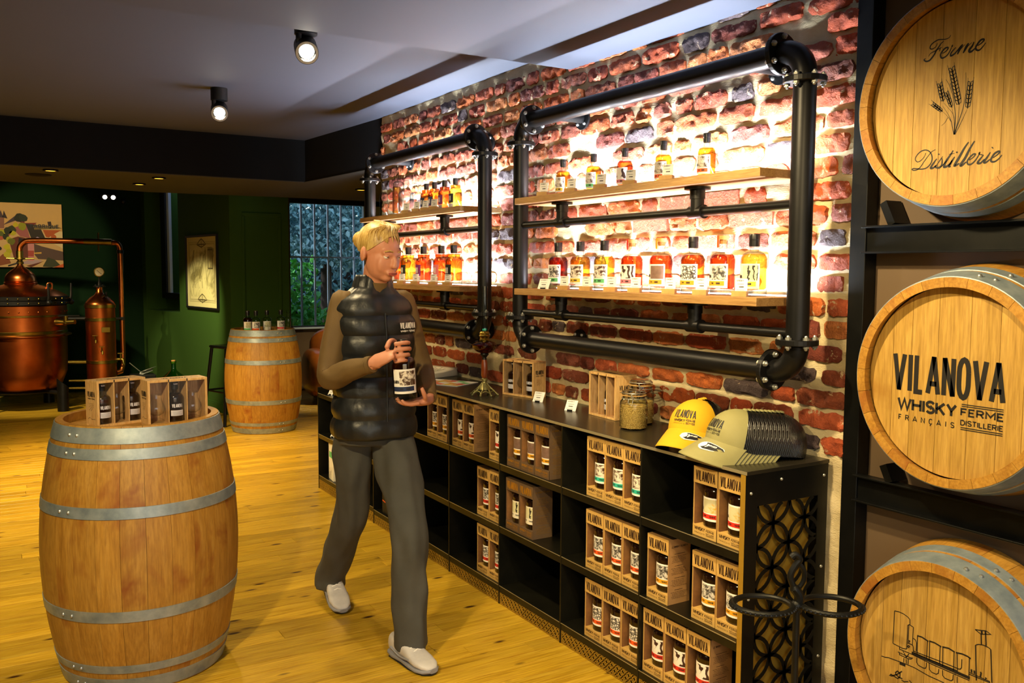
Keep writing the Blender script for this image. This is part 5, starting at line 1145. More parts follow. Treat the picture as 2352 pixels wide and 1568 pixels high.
# ------------------------------------------------------------------ bar stool
t = thing('bar_stool', 'black metal bar stool half hidden beside the further barrel', 'stool', (-.245, 8.83, 0), .3)
box('seat', -.155, .155, -.155, .155, .735, .76, 'black_steel', t, .012)
for sx in (-1, 1):
    for sy in (-1, 1): MB().tube([(sx*.13, sy*.13, .74), (sx*.20, sy*.20, 0.002)], .016, 8).build('leg', 'black_steel', t)
for z_, k in ((.32, .173),):
    for a, b in (((-k, -k), (k, -k)), ((k, -k), (k, k)), ((k, k), (-k, k)), ((-k, k), (-k, -k))): MB().tube([(a[0], a[1], z_), (b[0], b[1], z_)], .009, 8).build('footrest', 'black_steel', t)

# ------------------------------------------------------------------ demijohn
t = thing('demijohn', 'green glass demijohn with a cork by the green wall', 'demijohn', (-.645, 9.6, 0))
MB().lathe([(0, .003), (.12, .003), (.16, .02), (.19, .10), (.20, .19), (.185, .28), (.14, .36), (.075, .42), (.034, .455), (.026, .48), (.025, .535), (.030, .538), (.030, .55), (.025, .553)], 40).build('glass_body', 'greenglass', t)
MB().lathe([(.020, .53), (.022, .562), (0, .563)], 16).build('cork', 'cork', t)

# ------------------------------------------------------------------ pot still
PCX, PCY = -1.950, 10.75
t = thing('pot_still', 'large riveted copper pot still with domed head at the left edge', 'still', (PCX, PCY, 0))
n_ = 56
MB().lathe([(0, .205), (.20, .20), (.30, .21), (.365, .27), (.415, .40), (.425, .60), (.425, .775)], n_).build('lower_pot', 'copper2', t)
MB().lathe([(.18, .185), (.30, .185), (.33, .20), (.30, .21)], n_).build('base_ring', 'dark_iron', t)
MB().lathe([(.425, .775), (.468, .790), (.468, .802), (.430, .812)], n_).build('rim_flange', 'copper', t)
MB().lathe([(.432, .812), (.434, .840), (.430, .845)], n_).build('lower_band', 'brass', t)
MB().lathe([(.428, .845), (.426, .995), (.431, 1.0), (.431, 1.105), (.420, 1.115)], n_).build('shoulder_drum', 'copper2', t)
MB().lathe([(.431, .99), (.436, .995), (.436, 1.008), (.431, 1.012)], n_).build('seam', 'brass', t)
MB().lathe([(.430, 1.112), (.448, 1.118), (.448, 1.155), (.440, 1.160), (.448, 1.165), (.450, 1.202), (.436, 1.207)], n_).build('clamp_band', 'dark_iron', t)
MB().lathe([(.440, 1.207), (.36, 1.255), (.25, 1.30), (.17, 1.322), (.155, 1.33), (.160, 1.343), (.150, 1.352), (.155, 1.362)], n_).build('shoulder_cone', 'copper', t)
MB().lathe([(.150, 1.362), (.148, 1.385), (.146, 1.405), (.125, 1.44), (.085, 1.475), (.045, 1.505), (.024, 1.535), (.022, 1.55)], n_).build('onion_head', 'copper', t)
for nm, r_, z_, k_, mm in (('rivets', .432, 1.045, 30, 'copper'), ('rivets', .452, 1.182, 30, 'brass'), ('rivets', .450, 1.136, 30, 'brass')):
    mb = MB()
    for k in range(k_): a = 2*PI*k/k_; mb.ball((r_*math.cos(a), r_*math.sin(a), z_), .008, 0, 8, 5)
    stuff(mb.build(nm, mm, t))
MB().lathe([(.016, 1.53), (.034, 1.54), (.036, 1.56), (.022, 1.575), (.030, 1.585), (.052, 1.59), (.052, 1.602), (.034, 1.606), (.034, 1.675), (.026, 1.68)], 24).build('neck_union', 'brass', t)
MB().tube([(-.125, 0, 1.598), (.135, 0, 1.598)], .0075, 10).build('union_lever', 'brass', t)
MB().tube([(-.02, -.03, 1.55), (-.11, -.05, 1.52)], .008, 8).build('tap_handle', 'dark_iron', t)
R_ = .030; sw = smooth_path([(0, 0, 1.67), (.006, 0, 1.72), (.04, -.01, 1.765), (.10, -.03, 1.785), (.35, -.12, 1.787), (.62, -.21, 1.783)], 6)
MB().tube(sw, R_, 16).build('swan_neck', 'copper', t)
MB().tube([(.60, -.203, 1.783), (.86, -.28, 1.778)], .034, 16).build('pipe_union', 'brass', t)
MB().tube([(.735, -.245, 1.88), (.733, -.245, 1.68)], .010, 10).build('union_lever', 'brass', t)
for a, r_, tilt in ((-1.05, .455, .05), (-.18, .46, .12), (-2.6, .455, 0)):
    c, s_ = math.cos(a), math.sin(a); o = MB().tube([(r_*c, r_*s_, 1.15), (r_*1.03*c, r_*1.03*s_, 1.20), ((r_-.03)*c+tilt*.4, (r_)*s_, 1.34)], [.016, .014, .010], 10).build('clamp_handle', 'dark_iron', t)
    MB().ball((r_*1.03*c, r_*1.03*s_, 1.14), .03, 0, 12, 8).build('clamp_nut', 'dark_iron', o)
MB().tube(smooth_path([(.24, -.10, 1.285), (.245, -.10, 1.335), (.285, -.10, 1.335), (.285, -.10, 1.27)], 4), .009, 8).build('lifting_loop', 'copper', t)
a = -.75; c, s_ = math.cos(a), math.sin(a)
mb = MB(); mb.cyl((.40*c, .40*s_, .93), (.52*c, .52*s_, .93), .05, .032, 20); mb.cyl((.50*c, .50*s_, .93), (.60*c+.03, .60*s_, .94), .026, n=16); mb.cyl((.53*c, .53*s_, .92), (.53*c, .53*s_, 1.0), .022, n=14); mb.build('outlet_valve', 'brass', t)
MB().tube([(.50*c-.05, .52*s_, 1.0), (.53*c+.13, .53*s_, 1.0)], .008, 8).build('valve_handle', 'dark_iron', t)
for x, y in ((.335, -.37), (-.36, -.30), (.25, .40), (-.30, .36)):
    mb = MB().lathe([(.055, .001), (.055, .30)], 24, 0, True, Matrix.Translation((x, y, 0)))
    nn = 24; b = len(mb.v); 
    for i in range(nn): v_ = mb.v[b-nn+i]; mb.v[b-nn+i] = (v_[0], v_[1], v_[2]-(v_[0]-x)*.9)
    mb.f.append(tuple(range(b-nn, b))); mb.m.append(0); mb.s.append(False); mb.build('leg', 'dark_iron', t)
    MB().tube([(x, y, .19), (x*.6, y*.6, .20)], .022, 10).build('bracket', 'dark_iron', t)
# condenser
CX_, CY_ = -1.222, 10.48
t = thing('condenser_column', 'slim copper condenser column with pressure gauge beside the pot still', 'condenser', (CX_, CY_, 0))
MB().lathe([(0, .02), (.145, .02), (.148, .04), (.148, 1.09)], 40).build('column', 'copper2', t)
for z_ in (1.095, .955, .50): MB().lathe([(.149, z_-.018), (.156, z_-.016), (.156, z_+.016), (.149, z_+.018)], 40).build('band', 'brass', t)
MB().lathe([(.150, 1.10), (.152, 1.115), (.140, 1.14), (.10, 1.185), (.055, 1.215), (.034, 1.245), (.032, 1.30)], 40).build('domed_cap', 'copper', t)
mb = MB().lathe([(.0, 1.296), (.062, 1.298), (.062, 1.312), (.02, 1.316), (.016, 1.34), (.010, 1.36), (.008, 1.415)], 24)
for k in range(4): mb.ball((.05*math.cos(k*1.57+.6), .05*math.sin(k*1.57+.6), 1.318), .009, 0, 8, 5)
mb.build('cap_flange', 'dark_iron', t)
X = Matrix.Translation((.0, -.01, 1.462)) @ Matrix.Rotation(PI/2, 4, 'X'); g_ = MB().lathe([(0, -.014), (.048, -.014), (.052, -.008), (.052, .012), (.046, .014), (.044, .008)], 28, 0, True, X).build('pressure_gauge', 'brass', t)
MB().lathe([(0, .009), (.044, .009)], 28, 0, True, X).build('dial', 'cream', g_); mb = MB(); strokes([[(-.026, .02), (.022, -.026)]], .004, mb, lambda u, v: (u, -.0205, 1.462+v)); mb.build('needle', 'ink', g_)
mb = MB().cyl((.02, -.10, 1.20), (.045, -.15, 1.22), .018, n=12); mb.cyl((.045, -.14, 1.19), (.05, -.14, 1.25), .010, n=8); mb.build('cap_tap', 'dark_iron', t)
box('name_plate', -.01, .075, -.156, -.148, .82, .875, 'brass', t, .002)
for x_, z_ in ((-.075, .74), (-.015, .62)):
    a_ = math.asin(x_/.15); y_ = -.148*math.cos(a_); mb = MB(); mb.tube(smooth_path([(x_, y_, z_), (x_+.004, y_-.045, z_+.004), (x_+.002, y_-.06, z_-.03)], 4), .010, 8); mb.cyl((x_, y_-.03, z_), (x_, y_-.03, z_+.045), .006, n=8); mb.box(x_-.026, x_+.026, y_-.036, y_-.024, z_+.045, z_+.052); mb.build('tap', 'brass', t)
MB().tube(smooth_path([(.13, .04, 1.777), (.19, .05, 1.77), (.218, .05, 1.73), (.222, .05, 1.68)], 5)+[Vector((.222, .05, .60)), Vector((.215, .04, .45)), Vector((.19, .0, .38)), Vector((.14, -.02, .37))], .027, 16).build('down_pipe', 'copper', t)
for z_ in (.955, 1.68): MB().cyl((.222, .05, z_-.018), (.222, .05, z_+.018), .034, n=16).build('pipe_collar', 'dark_iron', t)
MB().tube([(.14, 0, .955), (.23, .03, .955)], .014, 8).build('collar_arm', 'dark_iron', t)
mb = MB(); mb.tube([(.14, -.05, .52), (.20, -.08, .52), (.21, -.08, .46)], .015, 10); mb.cyl((.18, -.08, .52), (.18, -.08, .58), .009, n=8); mb.box(.15, .21, -.088, -.072, .58, .59); mb.build('drain_tap', 'brass', t)
for z_, rr_ in ((.965, .020), (.50, .020), (.30, .012), (.22, .012)):
    MB().tube([(-.14, .0, z_), (-.32, .05, z_)], rr_, 10).build('link_pipe', 'dark_iron' if z_ > .9 else 'brass', t)
t = thing('metal_scoop', 'thin pale metal scoop leaning near the condenser foot', 'scoop', (-.86, 10.2, .38), .4); MB().tube([(-.14, 0, .12), (0, 0, 0)], .004, 6).build('handle', 'bolt', t)
mb = MB(); rings = [[(0+.02*math.cos(a)+.05*k, .05*math.sin(a)*(1-.2*abs(k-1)), .012*k+.02*math.cos(a)) for a in [PI*i/8 for i in range(9)]] for k in range(4)]; vs = [v for g in rings for v in g]
mb.add(vs, [(i*9+j, i*9+j+1, (i+1)*9+j+1, (i+1)*9+j) for i in range(3) for j in range(8)], 0, True); o = mb.build('blade', 'bolt', t); s_ = o.modifiers.new('th', 'SOLIDIFY'); s_.thickness = .002
t = thing('scoop_stand', 'low dark box the metal scoop rests on behind the gift sets', 'box', (-.85, 10.22, 0)); box('body', -.12, .12, -.10, .10, .0, .365, 'dark_iron', t, .006)

# ------------------------------------------------------------------ painting
t = thing('castle_painting', 'unframed canvas of a turreted castle, brick archway and foliage on the back wall', 'painting', (-1.98, 11.90, 1.507)); W_, H_ = 1.05, .742
box('canvas', -W_/2, W_/2, -.035, -.001, 0, H_, plain('canvas_ground', '#d2a258', .8, 0, '#c39a5a', 3), t, .002)
def pm(c): return plain('paint_'+c[1:], c, .8)
PC = {}
def poly(pts, c, lay):
    # pts in thousandths of the visible square (0..1000 across 0.735 m, from the right edge leftwards), y up
    if c not in PC: PC[c] = pm(c)
    vs = [(W_/2-.735+.735*a/1000, -.0356-.0004*lay, H_*b/1000) for a, b in pts]; me = bpy.data.meshes.new('painted_shape'); me.from_pydata(vs, [], [tuple(range(len(vs)))]); me.materials.append(PC[c]); return put('painted_shape', me, t)
def blob(cx, cy, r_, c, lay, k=9, sq=1): rs_ = random.Random(int(cx*7+cy)); return poly([(cx+r_*rs_.uniform(.8, 1.15)*math.cos(2*PI*i/k), cy+sq*r_*rs_.uniform(.8, 1.15)*math.sin(2*PI*i/k)) for i in range(k)], c, lay)
poly([(-420, 0), (1000, 0), (1000, 560), (600, 640), (350, 700), (-420, 500)], '#cfa465', 1)
poly([(-420, 690), (130, 770), (170, 760), (190, 600), (-420, 560)], '#b98a62', 2); poly([(-420, 720), (110, 780), (60, 700), (-420, 650)], '#43322c', 3)
poly([(110, 770), (190, 765), (185, 600), (120, 600)], '#8a5a44', 4); poly([(105, 765), (145, 880), (180, 765)], '#4a3734', 5); poly([(165, 770), (188, 875), (235, 750)], '#352824', 5)
poly([(180, 660), (330, 790), (400, 790), (360, 730), (185, 655)], '#4c3a3a', 4); poly([(182, 655), (360, 725), (440, 720), (420, 600), (180, 590)], '#c39559', 3)
poly([(-420, 540), (150, 590), (350, 560), (150, 420), (-420, 350)], '#b5583a', 3); poly([(300, 600), (480, 700), (540, 450), (400, 480)], '#a35a50', 4)
poly([(350, 730), (460, 740), (470, 690), (640, 700), (600, 660), (520, 640)], '#7c3322', 5)
poly([(480, 680), (670, 660), (760, 440), (560, 430)], '#342a1c', 6); poly([(590, 650), (900, 660), (1000, 620), (600, 590)], '#7d6430', 7); poly([(790, 720), (840, 725), (850, 650), (800, 650)], '#3c2a22', 7)
poly([(720, 590), (980, 590), (900, 540), (800, 470), (760, 480)], '#b4541c', 7); poly([(720, 590), (1000, 570), (1000, 300), (760, 440)], '#dcbd82', 5); blob(870, 480, 40, '#b4541c', 8)
poly([(240, 430), (370, 480), (460, 460), (530, 400), (500, 150), (300, 150)], '#6d3520', 6); poly([(380, 460), (450, 440), (440, 380), (370, 380)], '#252019', 7)
poly([(560, 430), (640, 480), (720, 440), (760, 390), (600, 370)], '#b99bb0', 8); poly([(500, 380), (590, 380), (580, 100), (500, 100)], '#cf8379', 8); poly([(500, 260), (585, 260), (580, 170), (500, 170)], '#b04a38', 9)
poly([(590, 370), (700, 330), (1000, 250), (1000, 110), (640, 130), (590, 200)], '#5d4436', 6); poly([(590, 230), (690, 240), (690, 215), (590, 210)], '#d8a040', 9)
poly([(370, 60), (520, 120), (700, 110), (600, 40)], '#b89490', 7); poly([(10, 60), (150, 200), (220, 190), (260, 60), (100, 20)], '#8a4a24', 6); poly([(470, 20), (700, 90), (740, 110), (620, 40), (540, 0)], '#6a3118', 8)
poly([(700, 10), (780, 160), (880, 120), (960, 30), (830, 0)], '#3f3f20', 8); poly([(860, 0), (1000, 60), (1000, 0)], '#d05a1c', 9)
for k, (a, b, r_, c) in enumerate(((400, 770, 75, '#2c2a12'), (450, 770, 60, '#33341a'), (430, 640, 62, '#8f8a14'), (340, 660, 40, '#bca616'), (280, 580, 66, '#3a3b18'), (230, 560, 60, '#2d3016'), (160, 540, 48, '#a8a01c'), (135, 515, 42, '#5c5f1e'), (300, 530, 46, '#b8a820'), (200, 470, 50, '#2f3216'), (240, 430, 45, '#a8a01c'), (275, 400, 55, '#6c6a18'), (215, 310, 50, '#c7b41e'), (235, 240, 44, '#b7a81c'), (210, 190, 50, '#c2b224'), (30, 420, 40, '#221c16'), (60, 330, 55, '#2a2218'), (100, 290, 40, '#2a2218'))): blob(a, b, r_, c, 10+k % 3)
mb = MB(); word('FABRIQUE', .045, .7, .2, .3, fit=.29, mb=mb, fn=lambda u, v: (W_/2-.33+u, -.042, H_*.615+v)); mb.build('painted_lettering', 'ink', t)

# ------------------------------------------------------------------ framed map on the side wall
u0_, u1_, zl_, zh_ = 1.56, 2.46, 1.07, 1.86
o = bpy.data.objects.new('framed_map', None); col.objects.link(o); tag(o, 'old engraved map in a thin black frame on the green side wall', 'framed print'); o.matrix_world = Matrix.Translation(A+d*u0_+Vector((0, 0, zl_))) @ Matrix((d, -nrm, Vector((0, 0, 1)))).transposed().to_4x4()
w_, h_ = u1_-u0_, zh_-zl_
for a, b, c_, e_ in ((0, w_, 0, .02), (0, w_, h_-.02, h_), (0, .02, .02, h_-.02), (w_-.02, w_, .02, h_-.02)): MB().box(a, b, 0.001, .025, c_, e_).build('frame_rail', 'black', o)
MB().box(.02, w_-.02, 0.001, .010, .02, h_-.02).build('paper', plain('aged_paper', '#c8bc86', .8), o)
MB().box(.10, w_-.10, .0101, .0108, .13, h_-.13).build('engraving', 'map', o)
mb = MB(); f = lambda u, v: (u, .0112, v)
for e_ in (.075, .09, .10): strokes([[(e_, e_), (w_-e_, e_), (w_-e_, h_-e_), (e_, h_-e_), (e_, e_)]], .0025, mb, f)
for v0 in (.10, h_-.10): strokes([[(w_*.36, v0), (w_*.44, v0+.04), (w_*.5, v0+.06), (w_*.56, v0+.04), (w_*.64, v0), (w_*.5, v0-.03), (w_*.36, v0)], [(w_*.4, v0), (w_*.6, v0)], [(w_*.5, v0-.04), (w_*.5, v0+.05)]], .012, mb, f)
strokes([[(w_*.70, h_*.55), (w_*.84, h_*.55), (w_*.84, h_*.80), (w_*.70, h_*.80), (w_*.70, h_*.55)]], .016, mb, f); rs_ = random.Random(12)
for k in range(9):
    x = w_*rs_.uniform(.2, .65); strokes([[(q.x, q.y) for q in smooth_path([(x+rs_.uniform(-.05, .05), h_*(.8-.13*i), 0) for i in range(5)], 4)]], .005, mb, f)
mb.build('engraved_lines', plain('map_ink', '#5c5230', .8), o)

# ------------------------------------------------------------------ leather armchair
t = thing('leather_armchair', 'rounded tan leather club armchair behind the walking person', 'armchair', (1.42, 9.80, 0), -.15)
def pillow(x0, x1, y0, y1, z0, z1, pw=3.2, n1=28, n2=16):
    cx, cy, cz = (x0+x1)/2, (y0+y1)/2, (z0+z1)/2; hx, hy, hz = (x1-x0)/2, (y1-y0)/2, (z1-z0)/2; sg = lambda v, p: math.copysign(abs(v)**p, v); vs = []
    for j in range(n2+1):
        ph = -PI/2+PI*j/n2
        for i in range(n1):
            th = 2*PI*i/n1; vs.append((cx+hx*sg(math.cos(ph), 2/pw)*sg(math.cos(th), 2/pw), cy+hy*sg(math.cos(ph), 2/pw)*sg(math.sin(th), 2/pw), cz+hz*sg(math.sin(ph), 2/pw)))
    return MB().add(vs, [(j*n1+i, j*n1+(i+1) % n1, (j+1)*n1+(i+1) % n1, (j+1)*n1+i) for j in range(n2) for i in range(n1)], 0, True)
pillow(-.42, .42, -.38, .38, .06, .42).build('seat_base', 'leather', t); pillow(-.30, .30, -.40, .25, .36, .52, 3).build('seat_cushion', 'leather', t)
pillow(-.62, -.34, -.44, .34, .06, .60, 2.8).build('arm', 'leather', t); pillow(.34, .62, -.44, .34, .06, .60, 2.8).build('arm', 'leather', t); pillow(-.50, .50, .10, .42, .30, .84, 2.8).build('backrest', 'leather', t)
for sx in (-1, 1):
    for sy in (-1, 1): MB().cyl((sx*.42, sy*.3, .0), (sx*.42, sy*.3, .08), .03, .04, 12).build('foot', 'black', t)

# ------------------------------------------------------------------ garden outside the window
struct(box('ground_outside', .5, 16, 11.1, 30, -.08, -.02, 'lawn'))
rs_ = random.Random(21)
def foliage(name, lb, cat, mat, boxes, n_, size, grp=None, loc=(0, 0, 0)):
    t = thing(name, lb, cat, loc, 0, grp); mb = MB(); vs, fs = [], []
    for k in range(n_):
        c0, c1 = rs_.choice(boxes); p_ = Vector([rs_.uniform(a, b) for a, b in zip(c0, c1)])-Vector(loc); s_ = size*rs_.uniform(.6, 1.3)
        q = Matrix.Rotation(rs_.uniform(0, 6.28), 3, 'Z') @ Matrix.Rotation(rs_.uniform(-.9, .9), 3, 'X') @ Matrix.Rotation(rs_.uniform(0, 6.28), 3, 'Y'); b = len(vs)
        for u, v, w_ in ((0, 0, 0), (.45, .5, .12), (.3, 1.1, 0), (0, 1.5, -.1), (-.3, 1.1, 0), (-.45, .5, .12)): vs.append(p_+q @ Vector((u*s_, w_*s_, v*s_)))
        fs += [(b, b+1, b+2, b+3), (b, b+3, b+4, b+5)]
    mb.add(vs, fs, 0, False); stuff(mb.build('leaves', mat, t)); return t
t = foliage('ivy_bush', 'bright green ivy growing low outside the window', 'shrub', 'leaf', [((.9, 12.0, .0), (1.75, 12.5, 1.62)), ((.9, 12.0, .0), (1.9, 12.5, .9))], 2600, .07, None, (1.5, 12.3, 0)); MB().cyl((0, 0, -.02), (0, 0, 1.0), .03, .015, 8).build('stem', 'bark', t)
t = foliage('garden_tree', 'dark blue-green tree filling the upper window panes', 'tree', 'leaf2', [((1.0, 13.4, 1.5), (4.2, 14.9, 4.6)), ((1.2, 13.0, 1.6), (3.6, 14.2, 3.4))], 14000, .06, None, (2.6, 14.2, 0)); MB().cyl((0, 0, -.02), (0, 0, 2.2), .12, .07, 12).build('trunk', 'bark', t)
t = foliage('dark_hedge', 'dark hedge low behind the ivy outside', 'hedge', 'leaf2', [((1.2, 15.4, 0), (6.5, 16.2, 3.0))], 7000, .10, None, (3.6, 15.8, 0)); MB().cyl((0, 0, -.02), (0, 0, .8), .05, .03, 8).build('stem', 'bark', t)
t = thing('sky_backdrop', 'dark backdrop added behind the garden plants to block the bright sky', 'backdrop', (3.2, 17.0, -.02)); box('backdrop_board', -3.6, 3.6, -.03, .03, 0, 2.2, 'bark', t)  # backdrop added so the gaps between leaves stay dark
t = thing('garden_house', 'pale little house beyond the garden trees', 'house', (3.0, 22.0, -.02)); box('wall', -1.5, 1.5, -.8, .8, 0, 1.7, 'housewall', t); mb = MB(); mb.add([(-1.7, -1, 1.7), (1.7, -1, 1.7), (1.7, 1, 1.7), (-1.7, 1, 1.7), (-1.7, 0, 2.5), (1.7, 0, 2.5)], [(0, 1, 5, 4), (2, 3, 4, 5), (0, 4, 3), (1, 2, 5), (3, 2, 1, 0)]); mb.build('roof', 'houseroof', t)

# ------------------------------------------------------------------ the walking person
O = Vector((-.985, 3.36, 0))
per = thing('person', 'person in a black padded vest and grey trousers walking with a bottle in both hands', 'person', O)
def ring(c, t_, ref, a, b, n, ph=0, fold=0, sd=0):
    t_ = t_.normalized(); s_ = t_.cross(ref).normalized(); f_ = s_.cross(t_).normalized(); out = []
    for i in range(n):
        th = 2*PI*i/n; k = 1+(fold*noise.noise(Vector((math.cos(th)*1.6+sd, math.sin(th)*1.6, c.z*9+c.x*4+sd))) if fold else 0)
        out.append(c+s_*(a*k*math.cos(th))+f_*(b*k*math.sin(th)))
    return out
def limb(pts, rad, n=20, k=6, ref=(0, -1, 0), fold=0, sd=0):
    P = smooth_path([Vector(p)-O for p in pts], k); m = len(P); nn = len(rad)-1; rings = []
    for i, p in enumerate(P):
        u = i/(m-1)*nn; j = min(int(u), nn-1); f = u-j; f = f*f*(3-2*f); a = rad[j]; b = rad[j+1]
        a = a if isinstance(a, tuple) else (a, a); b = b if isinstance(b, tuple) else (b, b)
        r_ = (a[0]+(b[0]-a[0])*f, a[1]+(b[1]-a[1])*f); t_ = P[min(i+1, m-1)]-P[max(i-1, 0)]
        rings.append(ring(p, t_, Vector(ref), r_[0], r_[1], n, 0, fold, sd))
    return rings
W3 = lambda x, y, z: Vector((x, y, z))
SHR, ELR, WRR = (-1.112, 3.385, 1.362), (-1.183, 3.34, 1.085), (-1.085, 3.135, 1.145)
SHL, ELL, WRL = (-.858, 3.365, 1.362), (-.788, 3.34, 1.09), (-.835, 3.165, .995)
HPR, KNR, ANR = (-1.055, 3.40, .90), (-1.035, 3.50, .49), (-1.03, 3.785, .13)
HPL, KNL, ANL = (-.915, 3.378, .90), (-.945, 3.12, .50), (-.965, 3.06, .11)
# one continuous body: trunk, neck, head, arms, hands with fingers, legs
body = MB()
body.loft(limb([(-.985, 3.385, .84), (-.985, 3.38, 1.0), (-.985, 3.37, 1.2), (-.985, 3.37, 1.36), (-.985, 3.365, 1.415)], [(.15, .10), (.125, .088), (.145, .10), (.16, .088), (.07, .06)], 24), 0)
body.loft(limb([(-.985, 3.372, 1.37), (-.983, 3.355, 1.44), (-.980, 3.335, 1.50)], [(.062, .058), (.052, .053), (.054, .056)], 20, ref=(0, -1, .1)), 0)
for s_, e_, w_ in ((SHR, ELR, WRR), (SHL, ELL, WRL)): body.loft(limb([(s_[0]*.9+O.x*.1, s_[1], s_[2]-.005), s_, tuple((a+b)/2 for a, b in zip(s_, e_)), e_, tuple((a+b)/2 for a, b in zip(e_, w_)), w_], [.036, .038, .036, .034, .031, .025], 16, 5, (.3, -.8, .5)), 0)
for h_, k_, a_ in ((HPR, KNR, ANR), (HPL, KNL, ANL)): body.loft(limb([h_, tuple((a+b)/2 for a, b in zip(h_, k_)), k_, tuple((a+b)/2 for a, b in zip(k_, a_)), a_], [.058, .056, .046, .042, .034], 18), 0)
HC = W3(-.982, 3.31, 1.568)-O; HQ = (Matrix.Rotation(.34, 4, 'Z') @ Matrix.Rotation(.20, 4, 'X')); HX = Matrix.Translation(HC) @ HQ     # face looks along local -y
def hb(c, sx, sy, sz, X_=None, n=20, k=14): return body.ball((0, 0, 0), 1, 0, n, k, 1, 1, 1) if 0 else body.lathe([(max(0, math.sin(PI*i/k)) if 0 < i < k else 0, -math.cos(PI*i/k)) for i in range(k+1)], n, 0, True, HX @ Matrix.Translation(c) @ (X_ or Matrix.Identity(4)) @ Matrix.Diagonal((sx, sy, sz, 1)))
hb((0, .012, .032), .073, .092, .083); hb((0, -.020, -.030), .062, .068, .080); hb((0, -.056, -.086), .026, .024, .020); hb((0, -.07, .012), .048, .022, .022)
hb((0, -.090, -.020), .010, .016, .026, Matrix.Rotation(-.25, 4, 'X')); hb((0, -.096, -.037), .0135, .012, .010); hb((0, -.083, -.066), .025, .014, .013); hb((0, .01, -.075), .045, .05, .05)
for s_ in (-1, 1): hb((s_*.073, .012, -.008), .010, .020, .031, Matrix.Rotation(s_*.3, 4, 'Z')); hb((s_*.026, -.056, -.034), .030, .022, .040)
# hands
def finger(pts, r_): body.loft(limb(pts, [r_, r_*.98, r_*.92, r_*.72], 10, 4, (.1, .3, .9)), 0)
PR_ = W3(-1.045, 3.098, 1.178)
body.loft(limb([WRR, (-1.068, 3.118, 1.160), (-1.040, 3.095, 1.176), (-1.018, 3.082, 1.186)], [(.025, .023), (.020, .036), (.017, .044), (.014, .040)], 16, 4, (.5, -.8, .2)), 0)
for i, (dz, ln, rf) in enumerate(((.036, 1.0, .0088), (.013, 1.08, .0092), (-.010, 1.0, .0088), (-.031, .84, .0078))):
    z = 1.186+dz; b = (-1.022, 3.080, z); finger([b, (-1.022+.036*ln, 3.066, z+.006), (-1.022+.060*ln, 3.078, z+.004), (-1.022+.066*ln, 3.108, z)], rf)
finger([(-1.040, 3.108, 1.205), (-1.022, 3.122, 1.228), (-1.000, 3.142, 1.232), (-.982, 3.146, 1.224)], .0105)
body.loft(limb([WRL, (-.862, 3.145, .990), (-.895, 3.130, .988), (-.925, 3.122, .990)], [(.024, .024), (.034, .019), (.042, .015), (.040, .013)], 16, 4, (0, 0, 1)), 0)
for i, (dy, ln, rf) in enumerate(((-.034, .95, .0085), (-.012, 1.05, .0092), (.011, 1.0, .0088), (.032, .82, .0078))):
    y = 3.120+dy; finger([(-.915, y, .990), (-.915-.040*ln, y-.002, .988), (-.915-.066*ln, y-.003, .996), (-.915-.078*ln, y, 1.010)], rf)
finger([(-.880, 3.108, .996), (-.890, 3.086, 1.012), (-.902, 3.078, 1.034), (-.908, 3.080, 1.052)], .0105)
bo = body.build('body', 'skin', per); rm = bo.modifiers.new('remesh', 'REMESH'); rm.mode = 'VOXEL'; rm.voxel_size = .0038; rm.use_smooth_shade = True
sm_ = bo.modifiers.new('smooth', 'SMOOTH'); sm_.factor = .5; sm_.iterations = 9
# face details
def hp_(name, mb_, mat): o_ = mb_.build(name, mat, per); o_.matrix_local = HX; return o_
for s_ in (-1, 1):
    e = hp_('eye', MB().ball((s_*.030, -.0735, .000), .0115, 0, 14, 8), 'eye'); MB().ball((s_*.030, -.0808, -.001), .0055, 0, 10, 6).build('iris', 'iris', e)
    hp_('eyebrow', MB().tube(smooth_path([(s_*.014, -.092, .018), (s_*.030, -.092, .024), (s_*.048, -.080, .018)], 4), .0028, 6), 'hair')
    hp_('eyelid', MB().lathe([(.0125, 0), (.0118, .005), (.008, .010), (0, .0125)], 14, 0, True, Matrix.Translation((s_*.030, -.0735, .0012)) @ Matrix.Rotation(.25, 4, 'X')), 'skin')
mb = MB(); mb.tube(smooth_path([(-.021, -.091, -.0655), (-.008, -.0985, -.0625), (0, -.0985, -.0638), (.008, -.0985, -.0625), (.021, -.091, -.0655)], 4), .0024, 8); mb.tube(smooth_path([(-.018, -.0915, -.068), (0, -.0985, -.0725), (.018, -.0915, -.068)], 4), .0030, 8); hp_('lips', mb, 'lips')
# hair: swept back with a fringe, knot behind
mb = MB(); vs = []; n1, n2 = 36, 16
for j in range(n2+1):
    for i in range(n1):
        th = 2*PI*i/n1; front = max(0, -math.sin(th)); lim = 1.98-.95*front**1.5+.12*max(0, math.sin(th)); ph = lim*j/n2
        rr_ = 1.045+.03*noise.noise(Vector((math.cos(th)*6, math.sin(th)*6, ph*2))); x_ = .073*rr_*math.sin(ph)*math.cos(th); y_ = .014+.093*rr_*math.sin(ph)*math.sin(th); vs.append((x_, y_, .034+.084*rr_*math.cos(ph)))
mb.add(vs, [(j*n1+i, (j+1)*n1+i, (j+1)*n1+(i+1) % n1, j*n1+(i+1) % n1) for j in range(n2) for i in range(n1)], 0, True)
rh = random.Random(5)
for k in range(44):
    a = rh.uniform(-1.3, 1.3); x0_ = .02+.030*math.sin(a); x1_ = .074*math.sin(a*1.05); y1_ = .014-.094*math.cos(a*1.05)
    mb.tube(smooth_path([(x0_*.4, .05, .119), (x0_+x1_*.25, -.030, .112), (x1_*.85, y1_*.80+.004, .088), (x1_*1.02, y1_*.975, .064-.018*abs(math.sin(a))+rh.uniform(-.012, .008))], 4), [.0038]*7+[.0034]*3+[.0028, .002, .0012], 6)
